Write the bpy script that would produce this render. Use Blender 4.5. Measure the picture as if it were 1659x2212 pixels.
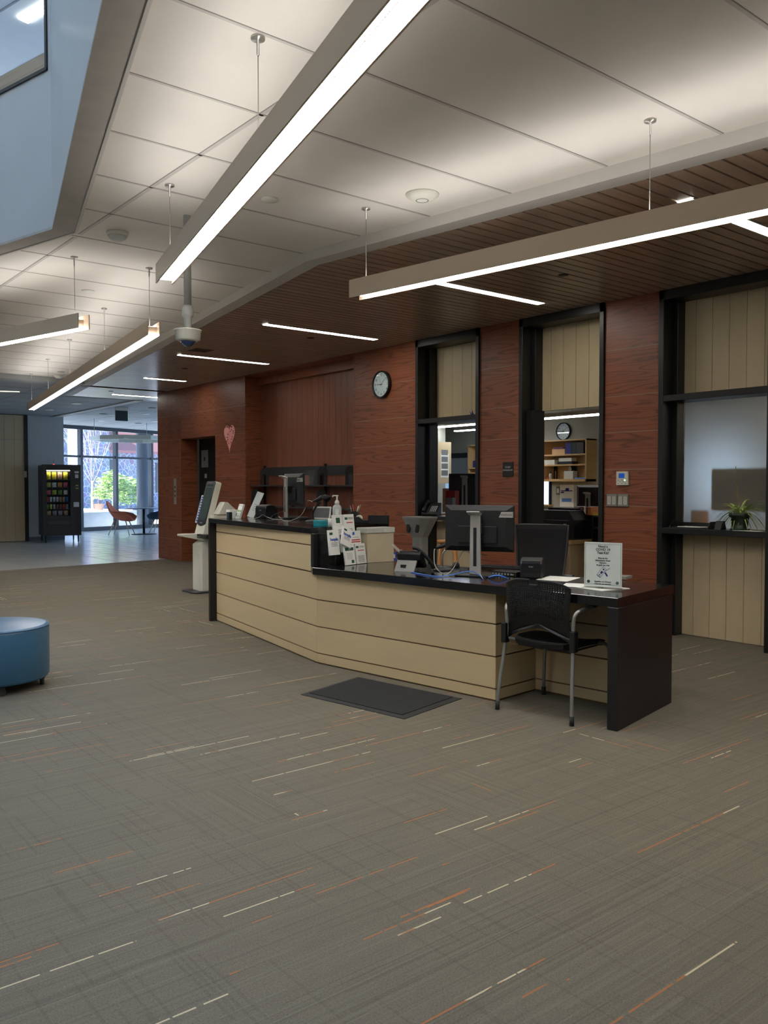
import bpy, bmesh, math, random
from mathutils import Vector, Matrix
random.seed(7)
PI=math.pi; R=math.radians
for o in list(bpy.data.objects): bpy.data.objects.remove(o)
SC=bpy.context.scene; COL=SC.collection

# ------------------------------------------------------------------ camera
FPX=1830.; CX,CY=829.5,1106.; EYE=Vector((0,0,1.40))
PITCH=R(1.7528); AZ=R(141.0586)
FW=Vector((math.cos(AZ)*math.cos(PITCH),math.sin(AZ)*math.cos(PITCH),-math.sin(PITCH)))
RT=Vector((math.sin(AZ),-math.cos(AZ),0)); UP=RT.cross(FW)
cam=bpy.data.cameras.new('camera'); camo=bpy.data.objects.new('camera',cam); COL.objects.link(camo)
camo.location=EYE; camo.rotation_euler=FW.to_track_quat('-Z','Y').to_euler()
cam.sensor_fit='VERTICAL'; cam.sensor_height=24.; cam.lens=FPX/2212*24.; cam.clip_end=300; cam.clip_start=.05
SC.camera=camo
# ------------------------------------------------------------------ world, sun, exposure
w=bpy.data.worlds.new('sky'); SC.world=w; w.use_nodes=True
nt=w.node_tree; bg=nt.nodes['Background']; bg.inputs[0].default_value=(.40,.62,1.0,1); bg.inputs[1].default_value=1.3
sun=bpy.data.lights.new('sun','SUN'); sun.energy=13.; sun.angle=R(.6); sun.color=(1,.95,.86)
so=bpy.data.objects.new('sun',sun); COL.objects.link(so)
so.rotation_euler=Vector((-.04,.80,-.62)).to_track_quat('-Z','Y').to_euler(); so.location=(-30,-10,20)
vs=SC.view_settings; vs.view_transform='Standard'; vs.look='None'; vs.gamma=1; vs.exposure=1.45
try: vs.use_curve_mapping=False
except Exception: pass
E_PEND=13.; E_UP=4.4; E_REC=11.; E_STAFF=12.

# points found on real planes from the photograph's sight lines
def ray(x,y): return FW+RT*((x-CX)/FPX)-UP*((y-CY)/FPX)
def fl(x,y,h=0.): r=ray(x,y); return EYE+r*((h-EYE.z)/r.z)
def atY(x,y,v): r=ray(x,y); return EYE+r*(v/r.y)
def atX(x,y,v): r=ray(x,y); return EYE+r*(v/r.x)

# ------------------------------------------------------------------ materials
def lin(c):
    return tuple(((v/255.)/12.92 if v/255.<=.04045 else ((v/255.+.055)/1.055)**2.4) for v in c)
M={}
def mat(name,rgb,rough=.5,metal=0.,var=.06,scale=8.,bump=0.,bscale=200.,spec=.5,emit=0.,trans=0.,coat=0.,alpha=1.,stretch=None):
    m=bpy.data.materials.new(name); m.use_nodes=True; M[name]=m
    t=m.node_tree; b=t.nodes['Principled BSDF']; c=lin(rgb)
    b.inputs['Roughness'].default_value=rough; b.inputs['Metallic'].default_value=metal
    b.inputs['Specular IOR Level'].default_value=spec; b.inputs['Transmission Weight'].default_value=trans
    b.inputs['Coat Weight'].default_value=coat; b.inputs['Alpha'].default_value=alpha
    tc=t.nodes.new('ShaderNodeTexCoord'); n=t.nodes.new('ShaderNodeTexNoise'); n.inputs['Scale'].default_value=scale; n.inputs['Detail'].default_value=4
    mp=t.nodes.new('ShaderNodeMapping'); t.links.new(tc.outputs['Object'],mp.inputs[0]); t.links.new(mp.outputs[0],n.inputs['Vector'])
    if stretch: mp.inputs['Scale'].default_value=stretch
    r=t.nodes.new('ShaderNodeValToRGB'); r.color_ramp.elements[0].position=.3; r.color_ramp.elements[1].position=.7
    r.color_ramp.elements[0].color=tuple(v*(1-var) for v in c)+(1,); r.color_ramp.elements[1].color=tuple(min(1,v*(1+var)) for v in c)+(1,)
    t.links.new(n.outputs[0],r.inputs[0]); t.links.new(r.outputs[0],b.inputs['Base Color'])
    if emit:
        b.inputs['Emission Color'].default_value=c+(1,); b.inputs['Emission Strength'].default_value=emit
    if bump:
        n2=t.nodes.new('ShaderNodeTexNoise'); n2.inputs['Scale'].default_value=bscale; n2.inputs['Detail'].default_value=2
        bp=t.nodes.new('ShaderNodeBump'); bp.inputs['Strength'].default_value=bump; bp.inputs['Distance'].default_value=.002
        t.links.new(tc.outputs['Object'],n2.inputs['Vector']); t.links.new(n2.outputs[0],bp.inputs['Height']); t.links.new(bp.outputs[0],b.inputs['Normal'])
    return m
def emis(name,rgb,s):
    m=bpy.data.materials.new(name); m.use_nodes=True; M[name]=m; t=m.node_tree; t.nodes.clear()
    o=t.nodes.new('ShaderNodeOutputMaterial'); e=t.nodes.new('ShaderNodeEmission'); e.inputs[0].default_value=lin(rgb)+(1,); e.inputs[1].default_value=s
    t.links.new(e.outputs[0],o.inputs[0]); return m
def pane(name,rgb=(245,250,255),gl=.1,rough=.01):
    m=bpy.data.materials.new(name); m.use_nodes=True; M[name]=m; t=m.node_tree; t.nodes.clear()
    o=t.nodes.new('ShaderNodeOutputMaterial'); a=t.nodes.new('ShaderNodeBsdfTransparent'); a.inputs[0].default_value=lin(rgb)+(1,)
    g=t.nodes.new('ShaderNodeBsdfGlossy'); g.inputs['Roughness'].default_value=rough
    f=t.nodes.new('ShaderNodeFresnel'); f.inputs[0].default_value=1.45
    x=t.nodes.new('ShaderNodeMixShader'); ge=t.nodes.new('ShaderNodeNewGeometry'); mu=t.nodes.new('ShaderNodeMath'); mu.operation='MULTIPLY_ADD'
    mu.inputs[1].default_value=-1.; mu.inputs[2].default_value=1.; t.links.new(ge.outputs['Backfacing'],mu.inputs[0])
    m2=t.nodes.new('ShaderNodeMath'); m2.operation='MULTIPLY'; t.links.new(mu.outputs[0],m2.inputs[0]); t.links.new(f.outputs[0],m2.inputs[1]); t.links.new(m2.outputs[0],x.inputs[0]); t.links.new(a.outputs[0],x.inputs[1]); t.links.new(g.outputs[0],x.inputs[2]); t.links.new(x.outputs[0],o.inputs[0])
    return m
class NG:
    def __init__(s,name,rough=.5,spec=.5):
        s.m=bpy.data.materials.new(name); s.m.use_nodes=True; M[name]=s.m; s.t=s.m.node_tree; s.b=s.t.nodes['Principled BSDF']
        s.b.inputs['Roughness'].default_value=rough; s.b.inputs['Specular IOR Level'].default_value=spec
    def node(s,ty,ins=None,**kw):
        n=s.t.nodes.new(ty)
        for k,v in kw.items(): setattr(n,k,v)
        for k,v in (ins or {}).items(): s.put(n.inputs[k],v)
        return n
    def put(s,i,v):
        if hasattr(v,'is_output') : s.t.links.new(v,i)
        else: i.default_value=v
    def math(s,op,a,b=0.,c=0.): return s.node('ShaderNodeMath',{0:a,1:b,2:c},operation=op).outputs[0]
    def mix(s,f,a,b):
        n=s.node('ShaderNodeMix',data_type='RGBA'); s.put(n.inputs[0],f); s.put(n.inputs[6],a); s.put(n.inputs[7],b); return n.outputs[2]
    def comb(s,x,y,z=0.): return s.node('ShaderNodeCombineXYZ',{0:x,1:y,2:z}).outputs[0]
    def pos(s):
        g=s.node('ShaderNodeNewGeometry'); x=s.node('ShaderNodeSeparateXYZ',{0:g.outputs['Position']}); return x.outputs
    def white(s,v): return s.node('ShaderNodeTexWhiteNoise',{0:v},noise_dimensions='3D').outputs
    def noise(s,v,sc,d=3.,r=.5): return s.node('ShaderNodeTexNoise',{'Vector':v,'Scale':sc,'Detail':d,'Roughness':r}).outputs[0]
    def bump(s,h,st,dist=.002): s.put(s.b.inputs['Normal'],s.node('ShaderNodeBump',{'Strength':st,'Distance':dist,'Height':h}).outputs[0])
def L4(c): return lin(c)+(1,)
def carpet():
    g=NG('carpet',.95,.1); P=g.pos(); X,Y=P[0],P[1]
    ty=g.comb(g.math('FLOOR',g.math('DIVIDE',X,.5)),g.math('FLOOR',g.math('DIVIDE',Y,.5)),3.)
    tw=g.white(ty)[0]; rot=g.math('GREATER_THAN',tw,.95)
    u=g.math('ADD',g.math('MULTIPLY',Y,g.math('SUBTRACT',1,rot)),g.math('MULTIPLY',X,rot))
    v=g.math('ADD',g.math('MULTIPLY',X,g.math('SUBTRACT',1,rot)),g.math('MULTIPLY',Y,rot))
    row=g.math('FLOOR',g.math('DIVIDE',v,.0062)); rr=g.white(g.comb(row,rot,1.))[0]
    us=g.math('ADD',g.math('DIVIDE',u,.85),g.math('MULTIPLY',rr,17.3)); seg=g.math('FLOOR',us); fr=g.math('FRACT',us)
    wn=g.white(g.comb(row,seg,2.)); val=wn[0]; wl=g.white(g.comb(row,seg,9.))[0]
    clus=g.noise(g.comb(g.math('MULTIPLY',v,1.),g.math('MULTIPLY',u,.35),0.),5.,2.)
    inside=g.math('LESS_THAN',fr,g.math('ADD',g.math('MULTIPLY',wl,.7),.2))
    cl=g.math('MULTIPLY',g.math('SUBTRACT',clus,.5),.09)
    vv=g.math('ADD',val,cl)
    cream=g.math('MULTIPLY',g.math('GREATER_THAN',vv,.991),inside)
    orange=g.math('MULTIPLY',g.math('MULTIPLY',g.math('GREATER_THAN',vv,.974),g.math('LESS_THAN',vv,.991)),inside)
    pale=g.math('MULTIPLY',g.math('GREATER_THAN',vv,.80),inside)
    fine=g.noise(g.comb(g.math('MULTIPLY',X,1.),g.math('MULTIPLY',Y,1.),0.),170.,3.,.7)
    big=g.noise(g.comb(X,Y,0.),.6,2.)
    base=g.mix(fine,L4((58,56,48)),L4((150,144,128)))
    base=g.mix(g.math('MULTIPLY',rr,.30),base,L4((92,90,80)))
    r2=g.math('FLOOR',g.math('DIVIDE',u,.010)); s2=g.math('FLOOR',g.math('ADD',g.math('DIVIDE',v,.4),g.math('MULTIPLY',g.white(g.comb(r2,4.,4.))[0],9.)))
    dk=g.math('GREATER_THAN',g.white(g.comb(r2,s2,5.))[0],.90); base=g.mix(g.math('MULTIPLY',dk,.15),base,L4((62,60,52)))
    dk2=g.math('GREATER_THAN',g.white(g.comb(row,seg,6.))[0],.88); base=g.mix(g.math('MULTIPLY',dk2,.18),base,L4((62,60,52)))
    base=g.mix(g.math('MULTIPLY',big,.35),base,L4((104,92,78)))
    c=g.mix(g.math('MULTIPLY',pale,.15),base,L4((140,138,122)))
    dash=g.math('GREATER_THAN',g.noise(g.comb(g.math('MULTIPLY',u,1.),row,0.),22.,1.),.40)
    c=g.mix(g.math('MULTIPLY',g.math('MULTIPLY',orange,dash),.75),c,L4((186,112,64)))
    c=g.mix(g.math('MULTIPLY',g.math('MULTIPLY',cream,dash),.9),c,L4((206,192,160)))
    g.put(g.b.inputs['Base Color'],c); g.bump(fine,.6,.004)
def wood(name,dark,mid,light,axis='X',freq=13.,sx=.35,sz=3.2,rough=.42,lines=.55,spec=.5,world=True,fine=.25):
    g=NG(name,rough,spec)
    if world: P=g.pos()
    else: P=g.node('ShaderNodeSeparateXYZ',{0:g.node('ShaderNodeTexCoord').outputs['Object']}).outputs
    at=g.node('ShaderNodeAttribute',attribute_name='pid').outputs['Fac']
    if axis=='X': a,b,c_=P[0],P[2],P[1]
    elif axis=='Z': a,b,c_=P[2],P[0],P[1]
    elif axis=='Y': a,b,c_=P[1],P[0],P[2]
    off=g.math('MULTIPLY',at,7.31)
    v=g.comb(g.math('ADD',g.math('MULTIPLY',a,sx),off),g.math('ADD',g.math('MULTIPLY',b,sz),off),g.math('MULTIPLY',c_,sx))
    n=g.noise(v,1.6,2.,.4)
    ring=g.math('ABSOLUTE',g.math('SINE',g.math('MULTIPLY',n,freq*2.2)))
    ln=g.math('SUBTRACT',1.,g.math('MINIMUM',g.math('MULTIPLY',ring,1.6),1.))
    fn=g.noise(g.comb(g.math('MULTIPLY',a,6.),g.math('MULTIPLY',b,160.),c_),1.,3.,.6)
    c=g.mix(n,L4(mid),L4(light)); c=g.mix(g.math('MULTIPLY',ln,lines),c,L4(dark)); c=g.mix(g.math('MULTIPLY',fn,fine),c,L4(dark))
    tone=g.white(g.comb(at,3.,1.))[0]; c=g.mix(g.math('MULTIPLY',tone,.22),c,L4(dark))
    g.put(g.b.inputs['Base Color'],c); g.bump(fn,.08,.001)
carpet()
wood('red_oak',(74,38,25),(143,81,54),(160,93,62),'X',rough=.42,freq=19.,sz=4.6,lines=.62)
wood('red_oak_vertical',(84,46,34),(132,76,56),(142,86,64),'Z',freq=8,lines=.25,rough=.42)
wood('maple',(184,158,116),(212,188,146),(222,200,160),'X',freq=5,lines=.12,rough=.5,fine=.18)
wood('maple_board',(172,152,118),(204,186,150),(212,194,158),'Z',freq=5,lines=.10,rough=.42,fine=.15)
wood('slat_wood',(112,94,80),(178,156,136),(192,170,150),'Y',freq=10,lines=.25,rough=.33,spec=.5)
wood('sill_wood',(120,100,78),(176,156,130),(192,172,146),'X',freq=9,lines=.4,rough=.4)
wood('stool_wood',(150,98,48),(196,138,74),(208,152,88),'Z',freq=5,lines=.2,world=False)
wood('shelf_wood',(190,150,96),(222,186,128),(230,198,144),'X',freq=4,lines=.12)
wood('fixture_metal',(190,168,144),(212,192,168),(220,202,178),'X',freq=3,lines=.0,fine=.06,sz=1.5,sx=1.5,rough=.38)
M['fixture_metal'].node_tree.nodes['Principled BSDF'].inputs['Metallic'].default_value=.15
mat('ceiling_white',(226,222,214),.9,var=.03,scale=3,bump=.3,bscale=260)
mat('grid_metal',(196,192,186),.6); mat('grid_gap',(146,142,136),.8)
mat('soffit_paint',(205,203,198),.7,var=.02); mat('soffit_dark',(176,172,166),.8)
mat('grey_ceiling',(165,168,168),.85,var=.03); mat('seam_dark',(95,98,100),.8)
mat('black_void',(8,8,9),.9); mat('black_frame',(24,25,27),.38,var=.1)
mat('wall_grey',(182,186,184),.75,var=.03,scale=2); mat('wall_blue',(186,190,190),.32,var=.03,scale=2)
mat('staff_wall',(178,178,166),.8,var=.03,scale=2)
mat('alu_line',(150,128,112),.4,metal=.3); mat('desk_reveal',(112,84,48),.6)
mat('black_counter',(22,21,22),.13,var=.25,scale=30,spec=.5); mat('black_laminate',(26,24,25),.42,var=.12,scale=12)
mat('rubber',(40,41,40),.75,var=.1); mat('mat_pile',(34,36,37),.98,var=.5,scale=130,bump=1.,bscale=300)
mat('black_plastic',(20,21,23),.42,var=.1); mat('black_matte',(14,14,15),.75); mat('dark_plastic',(44,46,50),.4)
mat('silver',(164,162,156),.42,metal=.25,var=.04); mat('silver_bright',(205,203,196),.3,metal=.7); mat('chrome',(210,210,208),.12,metal=1.)
mat('grey_metal',(138,137,132),.5,metal=.1); mat('pole_paint',(186,188,184),.5); mat('chair_tube',(150,150,146),.36,metal=.5)
mat('white_plastic',(222,222,210),.42,var=.03); mat('cream_plastic',(212,212,198),.45,var=.03); mat('paper',(232,233,226),.8,var=.03)
mat('paper_grey',(196,200,196),.7); mat('ink',(36,38,40),.7); mat('ink_blue',(60,66,130),.7); mat('ink_grey',(110,112,112),.7)
mat('logo_green',(30,84,62),.6); mat('bright_green',(128,166,74),.6); mat('hoopla_blue',(44,84,168),.6); mat('maroon',(80,22,30),.6); mat('flyer_red',(196,80,66),.6)
mat('teal',(22,140,152),.45,var=.05); mat('box_beige',(198,184,154),.7,var=.04); mat('box_lid',(206,208,196),.35,trans=.2)
mat('heart_pink',(240,166,162),.8,var=.06,scale=40); mat('heart_mark',(110,40,44),.8)
mat('clock_face',(236,236,222),.3,var=.02); mat('blue_cable',(70,128,220),.4); mat('grey_cable',(166,162,152),.45); mat('black_cable',(20,20,22),.5); mat('red_cable',(150,70,100),.5)
mat('ottoman_vinyl',(52,98,128),.36,var=.05,scale=20,bump=.2,bscale=180,spec=.6)
mat('screen_dark',(70,84,82),.08,var=.2,scale=3); mat('screen_black',(16,20,26),.12)
mat('lcd_blue',(30,70,150),.2,emit=.25); mat('led_green',(120,255,150),.3,emit=2.); mat('led_red',(255,60,60),.3,emit=2.)
mat('sky_blue_fabric',(56,92,170),.7); mat('navy',(28,38,130),.6); mat('dark_green',(16,46,42),.6); mat('purple',(110,50,116),.6)
mat('leaf',(134,162,84),.55,var=.25,scale=30); mat('leaf_pale',(190,196,120),.55,var=.2,scale=30); mat('stalk',(150,130,70),.6)
mat('pot_green',(24,42,28),.4,var=.2); mat('orange_fabric',(196,104,72),.8,var=.06,scale=30); mat('navy_fabric',(34,56,76),.8); mat('leg_wood',(186,160,122),.5)
mat('table_top',(120,136,150),.3); mat('vend_black',(26,27,30),.42,var=.1); mat('vend_label',(196,200,200),.5)
mat('tile_floor',(200,202,200),.2,var=.05,scale=1.5); mat('tile_joint',(140,144,146),.6)
mat('snow',(236,238,240),.8,var=.03,scale=2); mat('concrete',(190,192,190),.8,var=.05,scale=4)
mat('bark_pale',(168,158,152),.8,var=.12,scale=30); mat('shrub_leaf',(150,176,96),.6,var=.35,scale=6); mat('terracotta',(140,110,96),.8)
mat('column_grey',(48,56,66),.5); mat('roof_red',(112,70,68),.8,var=.2,scale=20); mat('binder_white',(222,222,208),.6); mat('tissue',(206,208,198),.7,var=.3,scale=120)
mat('red_bag',(150,30,34),.45); mat('clear_bag',(170,186,192),.15,trans=.4); mat('yellow',(232,200,70),.6); mat('mesh_fabric',(22,22,24),.85,var=.3,scale=200)
mat('book_maroon',(112,44,38),.6); mat('book_orange',(196,120,70),.6); mat('book_cream',(214,204,176),.7)
mat('blind_grey',(150,160,166),.7,var=.04); mat('exit_green',(120,190,150),.3,emit=.3); mat('blue_note',(90,140,210),.6)
mat('white_lens_off',(236,238,238),.4); mat('sensor_glass',(30,50,96),.08,spec=.8)
emis('lens_pend',(255,250,246),E_PEND); emis('lens_up',(255,250,246),E_UP); emis('lens_rec',(255,250,238),E_REC); emis('lens_staff',(255,250,246),E_STAFF); emis('lens_dim',(255,246,200),1.0)
pane('glass'); pane('acrylic',(249,251,251))
fr=mat('frosted',(250,242,222),.30,trans=.94,var=.01)
m=NG('stone',.9,.2); P=m.pos()
v=m.node('ShaderNodeTexVoronoi',{'Vector':m.comb(P[1],P[2],0.),'Scale':3.6},feature='DISTANCE_TO_EDGE').outputs[0]
vc=m.node('ShaderNodeTexVoronoi',{'Vector':m.comb(P[1],P[2],0.),'Scale':3.6}).outputs['Color']
c=m.mix(.35,L4((84,88,104)),vc); c=m.mix(m.math('LESS_THAN',v,.035),m.mix(.86,c,L4((84,88,104))),L4((140,146,164))); m.put(m.b.inputs['Base Color'],c)

# ------------------------------------------------------------------ mesh builders
class MB:
    def __init__(s): s.bm=bmesh.new(); s.mi=0; s.T=None; s.pid=s.bm.faces.layers.float.new('pid'); s.pv=0.
    def _v(s,co):
        co=Vector(co)
        if s.T is not None: co=s.T@co
        return s.bm.verts.new(co)
    def _f(s,vs,smooth=False):
        try: f=s.bm.faces.new(vs)
        except ValueError: return None
        f.material_index=s.mi; f.smooth=smooth; f[s.pid]=s.pv; return f
    def box(s,x0,x1,y0,y1,z0,z1):
        v=[s._v(p) for p in ((x0,y0,z0),(x1,y0,z0),(x1,y1,z0),(x0,y1,z0),(x0,y0,z1),(x1,y0,z1),(x1,y1,z1),(x0,y1,z1))]
        for q in ((3,2,1,0),(4,5,6,7),(0,1,5,4),(1,2,6,5),(2,3,7,6),(3,0,4,7)): s._f([v[i] for i in q])
        return s
    def cb(s,c,d): return s.box(c[0]-d[0]/2,c[0]+d[0]/2,c[1]-d[1]/2,c[1]+d[1]/2,c[2]-d[2]/2,c[2]+d[2]/2)
    def loft(s,rings,caps=True,smooth=False,closed=True):
        rs=[[s._v(p) for p in r] for r in rings]; n=len(rs[0])
        for a,b in zip(rs,rs[1:]):
            for i in range(n if closed else n-1):
                j=(i+1)%n; s._f([a[i],a[j],b[j],b[i]],smooth)
        if caps: s._f(list(reversed(rs[0]))); s._f(rs[-1])
        return s
    def prism(s,pts,z0,z1): return s.loft([[(p[0],p[1],z0) for p in pts],[(p[0],p[1],z1) for p in pts]])
    def slabY(s,pts,y0,y1): return s.loft([[(p[0],y0,p[1]) for p in pts],[(p[0],y1,p[1]) for p in pts]])
    def slabX(s,pts,x0,x1): return s.loft([[(x0,p[0],p[1]) for p in pts],[(x1,p[0],p[1]) for p in pts]])
    def lathe(s,prof,c=(0,0,0),n=24,caps=True,smooth=True):
        return s.loft([[(c[0]+r*math.cos(2*PI*k/n),c[1]+r*math.sin(2*PI*k/n),c[2]+z) for k in range(n)] for r,z in prof],caps,smooth)
    def cyl(s,p0,p1,r0,r1=None,n=12,smooth=True): return s.tube([p0,p1],[r0,r0 if r1 is None else r1],n,smooth)
    def tube(s,pts,r,n=8,smooth=True,flat=1.):
        pts=[Vector(p) for p in pts]; rings=[]; prev=None
        for i,p in enumerate(pts):
            d=(pts[min(i+1,len(pts)-1)]-pts[max(i-1,0)]).normalized()
            if prev is None:
                a=d.orthogonal().normalized() if abs(d.z)>.9 else d.cross(Vector((0,0,1))).normalized()
            else: a=(prev-d*prev.dot(d)).normalized()
            prev=a; b=d.cross(a); rr=r[i] if isinstance(r,(list,tuple)) else r
            rings.append([p+a*rr*math.cos(2*PI*k/n)+b*rr*flat*math.sin(2*PI*k/n) for k in range(n)])
        return s.loft(rings,True,smooth)
    def build(s,name,m,parent=None,bevel=0.,seg=2,loc=None,rz=0.):
        bmesh.ops.recalc_face_normals(s.bm,faces=s.bm.faces[:])
        me=bpy.data.meshes.new(name); s.bm.to_mesh(me); s.bm.free()
        for k in (m if isinstance(m,(list,tuple)) else [m]): me.materials.append(M[k])
        o=bpy.data.objects.new(name,me); COL.objects.link(o)
        if parent is not None: o.parent=parent
        if loc is not None: o.location=loc
        o.rotation_euler=(0,0,rz)
        if bevel:
            b=o.modifiers.new('bevel','BEVEL'); b.width=bevel; b.segments=seg; b.limit_method='ANGLE'; b.angle_limit=R(40)
        return o
def tag(o,label,cat,group=None,kind=None):
    o['label']=label; o['category']=cat
    if group: o['group']=group
    if kind: o['kind']=kind
    return o
def thing(name,label,cat,loc=(0,0,0),rz=0.,group=None):
    o=bpy.data.objects.new(name,None); o.empty_display_size=.1; COL.objects.link(o); o.location=loc; o.rotation_euler=(0,0,rz); return tag(o,label,cat,group)
def st(o,label=None):
    o['kind']='structure'
    if label: o['label']=label
    return o
def spline(pts,n=6):
    pts=[Vector(p) for p in pts]; out=[]
    for i in range(len(pts)-1):
        p0=pts[max(i-1,0)];p1=pts[i];p2=pts[i+1];p3=pts[min(i+2,len(pts)-1)]
        for k in range(n):
            t=k/n; out.append(.5*((2*p1)+(p2-p0)*t+(2*p0-5*p1+4*p2-p3)*t*t+(3*p1-p0-3*p2+p3)*t**3))
    out.append(pts[-1]); return out
def text(s,size,m,parent,loc,rot=(PI/2,0,0),name='lettering',align='CENTER',sx=1.,ext=.0004,bold=0.):
    c=bpy.data.curves.new(name,'FONT'); c.body=s; c.size=size; c.align_x=align; c.align_y='CENTER'; c.extrude=ext; c.resolution_u=3; c.offset=bold
    t=bpy.data.objects.new(name,c); COL.objects.link(t); bpy.context.view_layer.update()
    me=bpy.data.meshes.new_from_object(t.evaluated_get(bpy.context.evaluated_depsgraph_get())); bpy.data.objects.remove(t)
    me.materials.clear(); me.materials.append(M[m]); o=bpy.data.objects.new(name,me); COL.objects.link(o)
    if parent is not None: o.parent=parent
    o.location=loc; o.rotation_euler=rot; o.scale=(sx,1,1); return o
def dup(o,loc=None,rz=None,label=None,parent=None):
    c=o.copy(); COL.objects.link(c); c.parent=parent
    for ch in list(o.children): dup(ch,parent=c)
    if loc is not None: c.location=loc
    if rz is not None: c.rotation_euler=(0,0,rz)
    if label: c['label']=label
    return c

# ================================================================== STRUCTURE
WY=6.95; WZ=3.2; CZ=3.28
def fy(x):   # front line of the ceiling fascia
    return 3.82+.1416*(x+5.73) if x>-5.73 else 3.82-.163*(x+5.73)
# floors
b=MB(); b.prism([(-13.67,-6),(4,-6),(4,15),(-16.2,15),(-15.3,7.4),(-15.24,6.9),(-14.86,3.84)],-.1,0.); st(b.build('floor','carpet'),'grey brown carpet tiles with cream and orange streaks')
b=MB(); b.prism([(-27.9,-6),(-13.675,-6),(-14.865,3.84),(-15.245,6.9),(-15.305,7.4),(-16.2,16),(-27.9,16)],-.1,-.002)
b.mi=1
for k in range(40):
    y=-5.+k*.55
    if y<15.8: b.box(-27.6,-16.3 if y>7 else -15.4+.0*k if y>5 else -15.,y,y+.006,-.002,-.0012)
for k in range(22): b.box(-27.5+k*.6,-27.494+k*.6,-5.8,15.8,-.002,-.0011) if -27.5+k*.6<-16.4 else None
st(b.build('floor',['tile_floor','tile_joint']),'pale grey stone tile floor of the lobby')
# white tile ceiling
b=MB()
b.prism([(-6.31,2.19),(2.5,-.055),(3.9,-.055),(3.9,fy(3.9)),(-5.73,3.82),(-15.0,fy(-15.0)),(-15.,.98),(-11,.98)],CZ,CZ+.1)
b.prism([(-15,-6),(3.9,-6),(3.9,-.055),(2.5,-.055),(2.5,-4),(-11,-4),(-11,.98),(-15,.98)],CZ,CZ+.1)
def grid(x0,y0,x1,y1,wd=.022):
    d=Vector((x1-x0,y1-y0,0)); L=d.length; d/=L; b.T=Matrix.Translation((x0,y0,0))@Matrix.Rotation(math.atan2(d.y,d.x),4,'Z')
    b.mi=1; b.box(0,L,-wd/2,wd/2,CZ-.0012,CZ+.001); b.mi=2; b.box(0,L,wd/2-.004,wd/2+.001,CZ-.0020,CZ+.001); b.T=None
def opedge(x): return 2.19-.2548*(x+6.31) if x>-6.31 else 2.19+.257*(x+6.31)
for k in range(-9,19):
    x=-2.43-.672*k
    if x<-14.9: break
    grid(x,fy(x)-.003,x,max(opedge(x)+.0,-.0) if -11<x<2.4 else (-5.9))
for x0,x1 in ((-15,-6.5),(-6.4,3.8)): grid(x1,2.25,x0,2.25,.03) if x0<-7 else grid(3.8,2.25,-6.4,2.25,.03)
st(b.build('ceiling',['ceiling_white','grid_metal','grid_gap']),'white lay in tile ceiling with thin grid lines')
# opening trim + shaft
b=MB()
def trim(pts_o,pts_i,z0,z1):
    for i in range(len(pts_o)-1): b.prism([pts_o[i],pts_o[i+1],pts_i[i+1],pts_i[i]],z0,z1)
trim([(2.5,-.055),(-6.31,2.19),(-11,.98)],[(2.5,-.23),(-6.345,2.03),(-11,.83)],CZ-.015,CZ+.004)
st(b.build('trim_1','soffit_dark'),'taupe painted soffit around the atrium opening')
b=MB(); b.mi=1
trim([(2.5,-.05),(-6.31,2.2),(-11,.99)],[(2.5,-.062),(-6.312,2.18),(-11,.972)],CZ-.022,CZ-.0)
st(b.build('trim_2',['soffit_paint','soffit_paint']),'thin white edge trim along the atrium opening')
ax,ay=-6.345,2.03
b=MB(); b.prism([(2.5,-.23),(ax,ay),(ax+.03,ay+.13),(2.5,-.1)],CZ+.003,7.2); st(b.build('wall_atrium','wall_blue'),'blue grey upper wall on the right of the atrium')
# left atrium wall with interior window: frame along direction (-.969,-.249)
ua=math.atan2(-(2.03-.83),-(11-6.345)); TA=Matrix.Translation((ax,ay,0))@Matrix.Rotation(ua,4,'Z')
b=MB(); b.T=TA; b.box(0,4.8,-.12,0,CZ+.003,4.41); b.box(0,4.8,-.30,0,5.9,7.2); b.box(0,.03,-.30,0,4.41,5.9); b.box(3.2,4.8,-.3,0,4.41,5.9)
st(b.build('wall_atrium','wall_blue'),'blue grey upper wall with the interior window')
wt=bpy.data.objects.new('window_5',None); COL.objects.link(wt); st(wt,'upper interior window with black frame and wooden sill')
b=MB(); b.T=TA
for x0,x1,z0,z1 in ((.03,3.2,4.41,4.435),(.03,.055,4.41,5.9),(3.175,3.2,4.41,5.9),(.03,3.2,5.875,5.9)): b.box(x0,x1,-.03,.012,z0,z1)
b.build('window_frame','black_frame',wt)
b=MB(); b.T=TA; b.box(.055,3.17,-.12,-.06,4.43,4.60); b.build('window_sill','sill_wood',wt); b=MB(); b.T=TA; b.box(.055,.13,-.12,-.055,4.43,5.87); b.build('window_jamb','silver_bright',wt)
b=MB(); b.T=TA; b.box(.075,3.17,-.20,-.194,4.45,5.87); b.build('window_pane','glass',wt)
b=MB(); b.T=TA; b.box(-1,5,-4.,-.32,5.95,6.05); b.mi=1
for k in range(5): b.box(-1,5,-.9-.7*k,-.88-.7*k,5.945,5.951)
b.mi=2; b.box(.2,2.2,-1.15,-1.05,5.93,5.952); st(b.build('ceiling',['grey_ceiling','seam_dark','lens_rec']),'upper floor ceiling seen through the interior window')
b=MB(); b.box(-11.2,2.7,-4.2,-4,3.38,13); b.box(2.5,2.7,-4.2,-.05,3.38,13); b.box(-11.2,-11,-4.,.9,3.38,13); b.prism([(2.5,-.23),(ax,ay),(-11,.83),(-11,1.),(ax,ay+.2),(2.5,0)],7.2,13)  # upper shaft walls out of view, made tall to keep direct sun out
st(b.build('wall_atrium','wall_blue'),'plain blue grey upper walls of the atrium')
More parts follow.
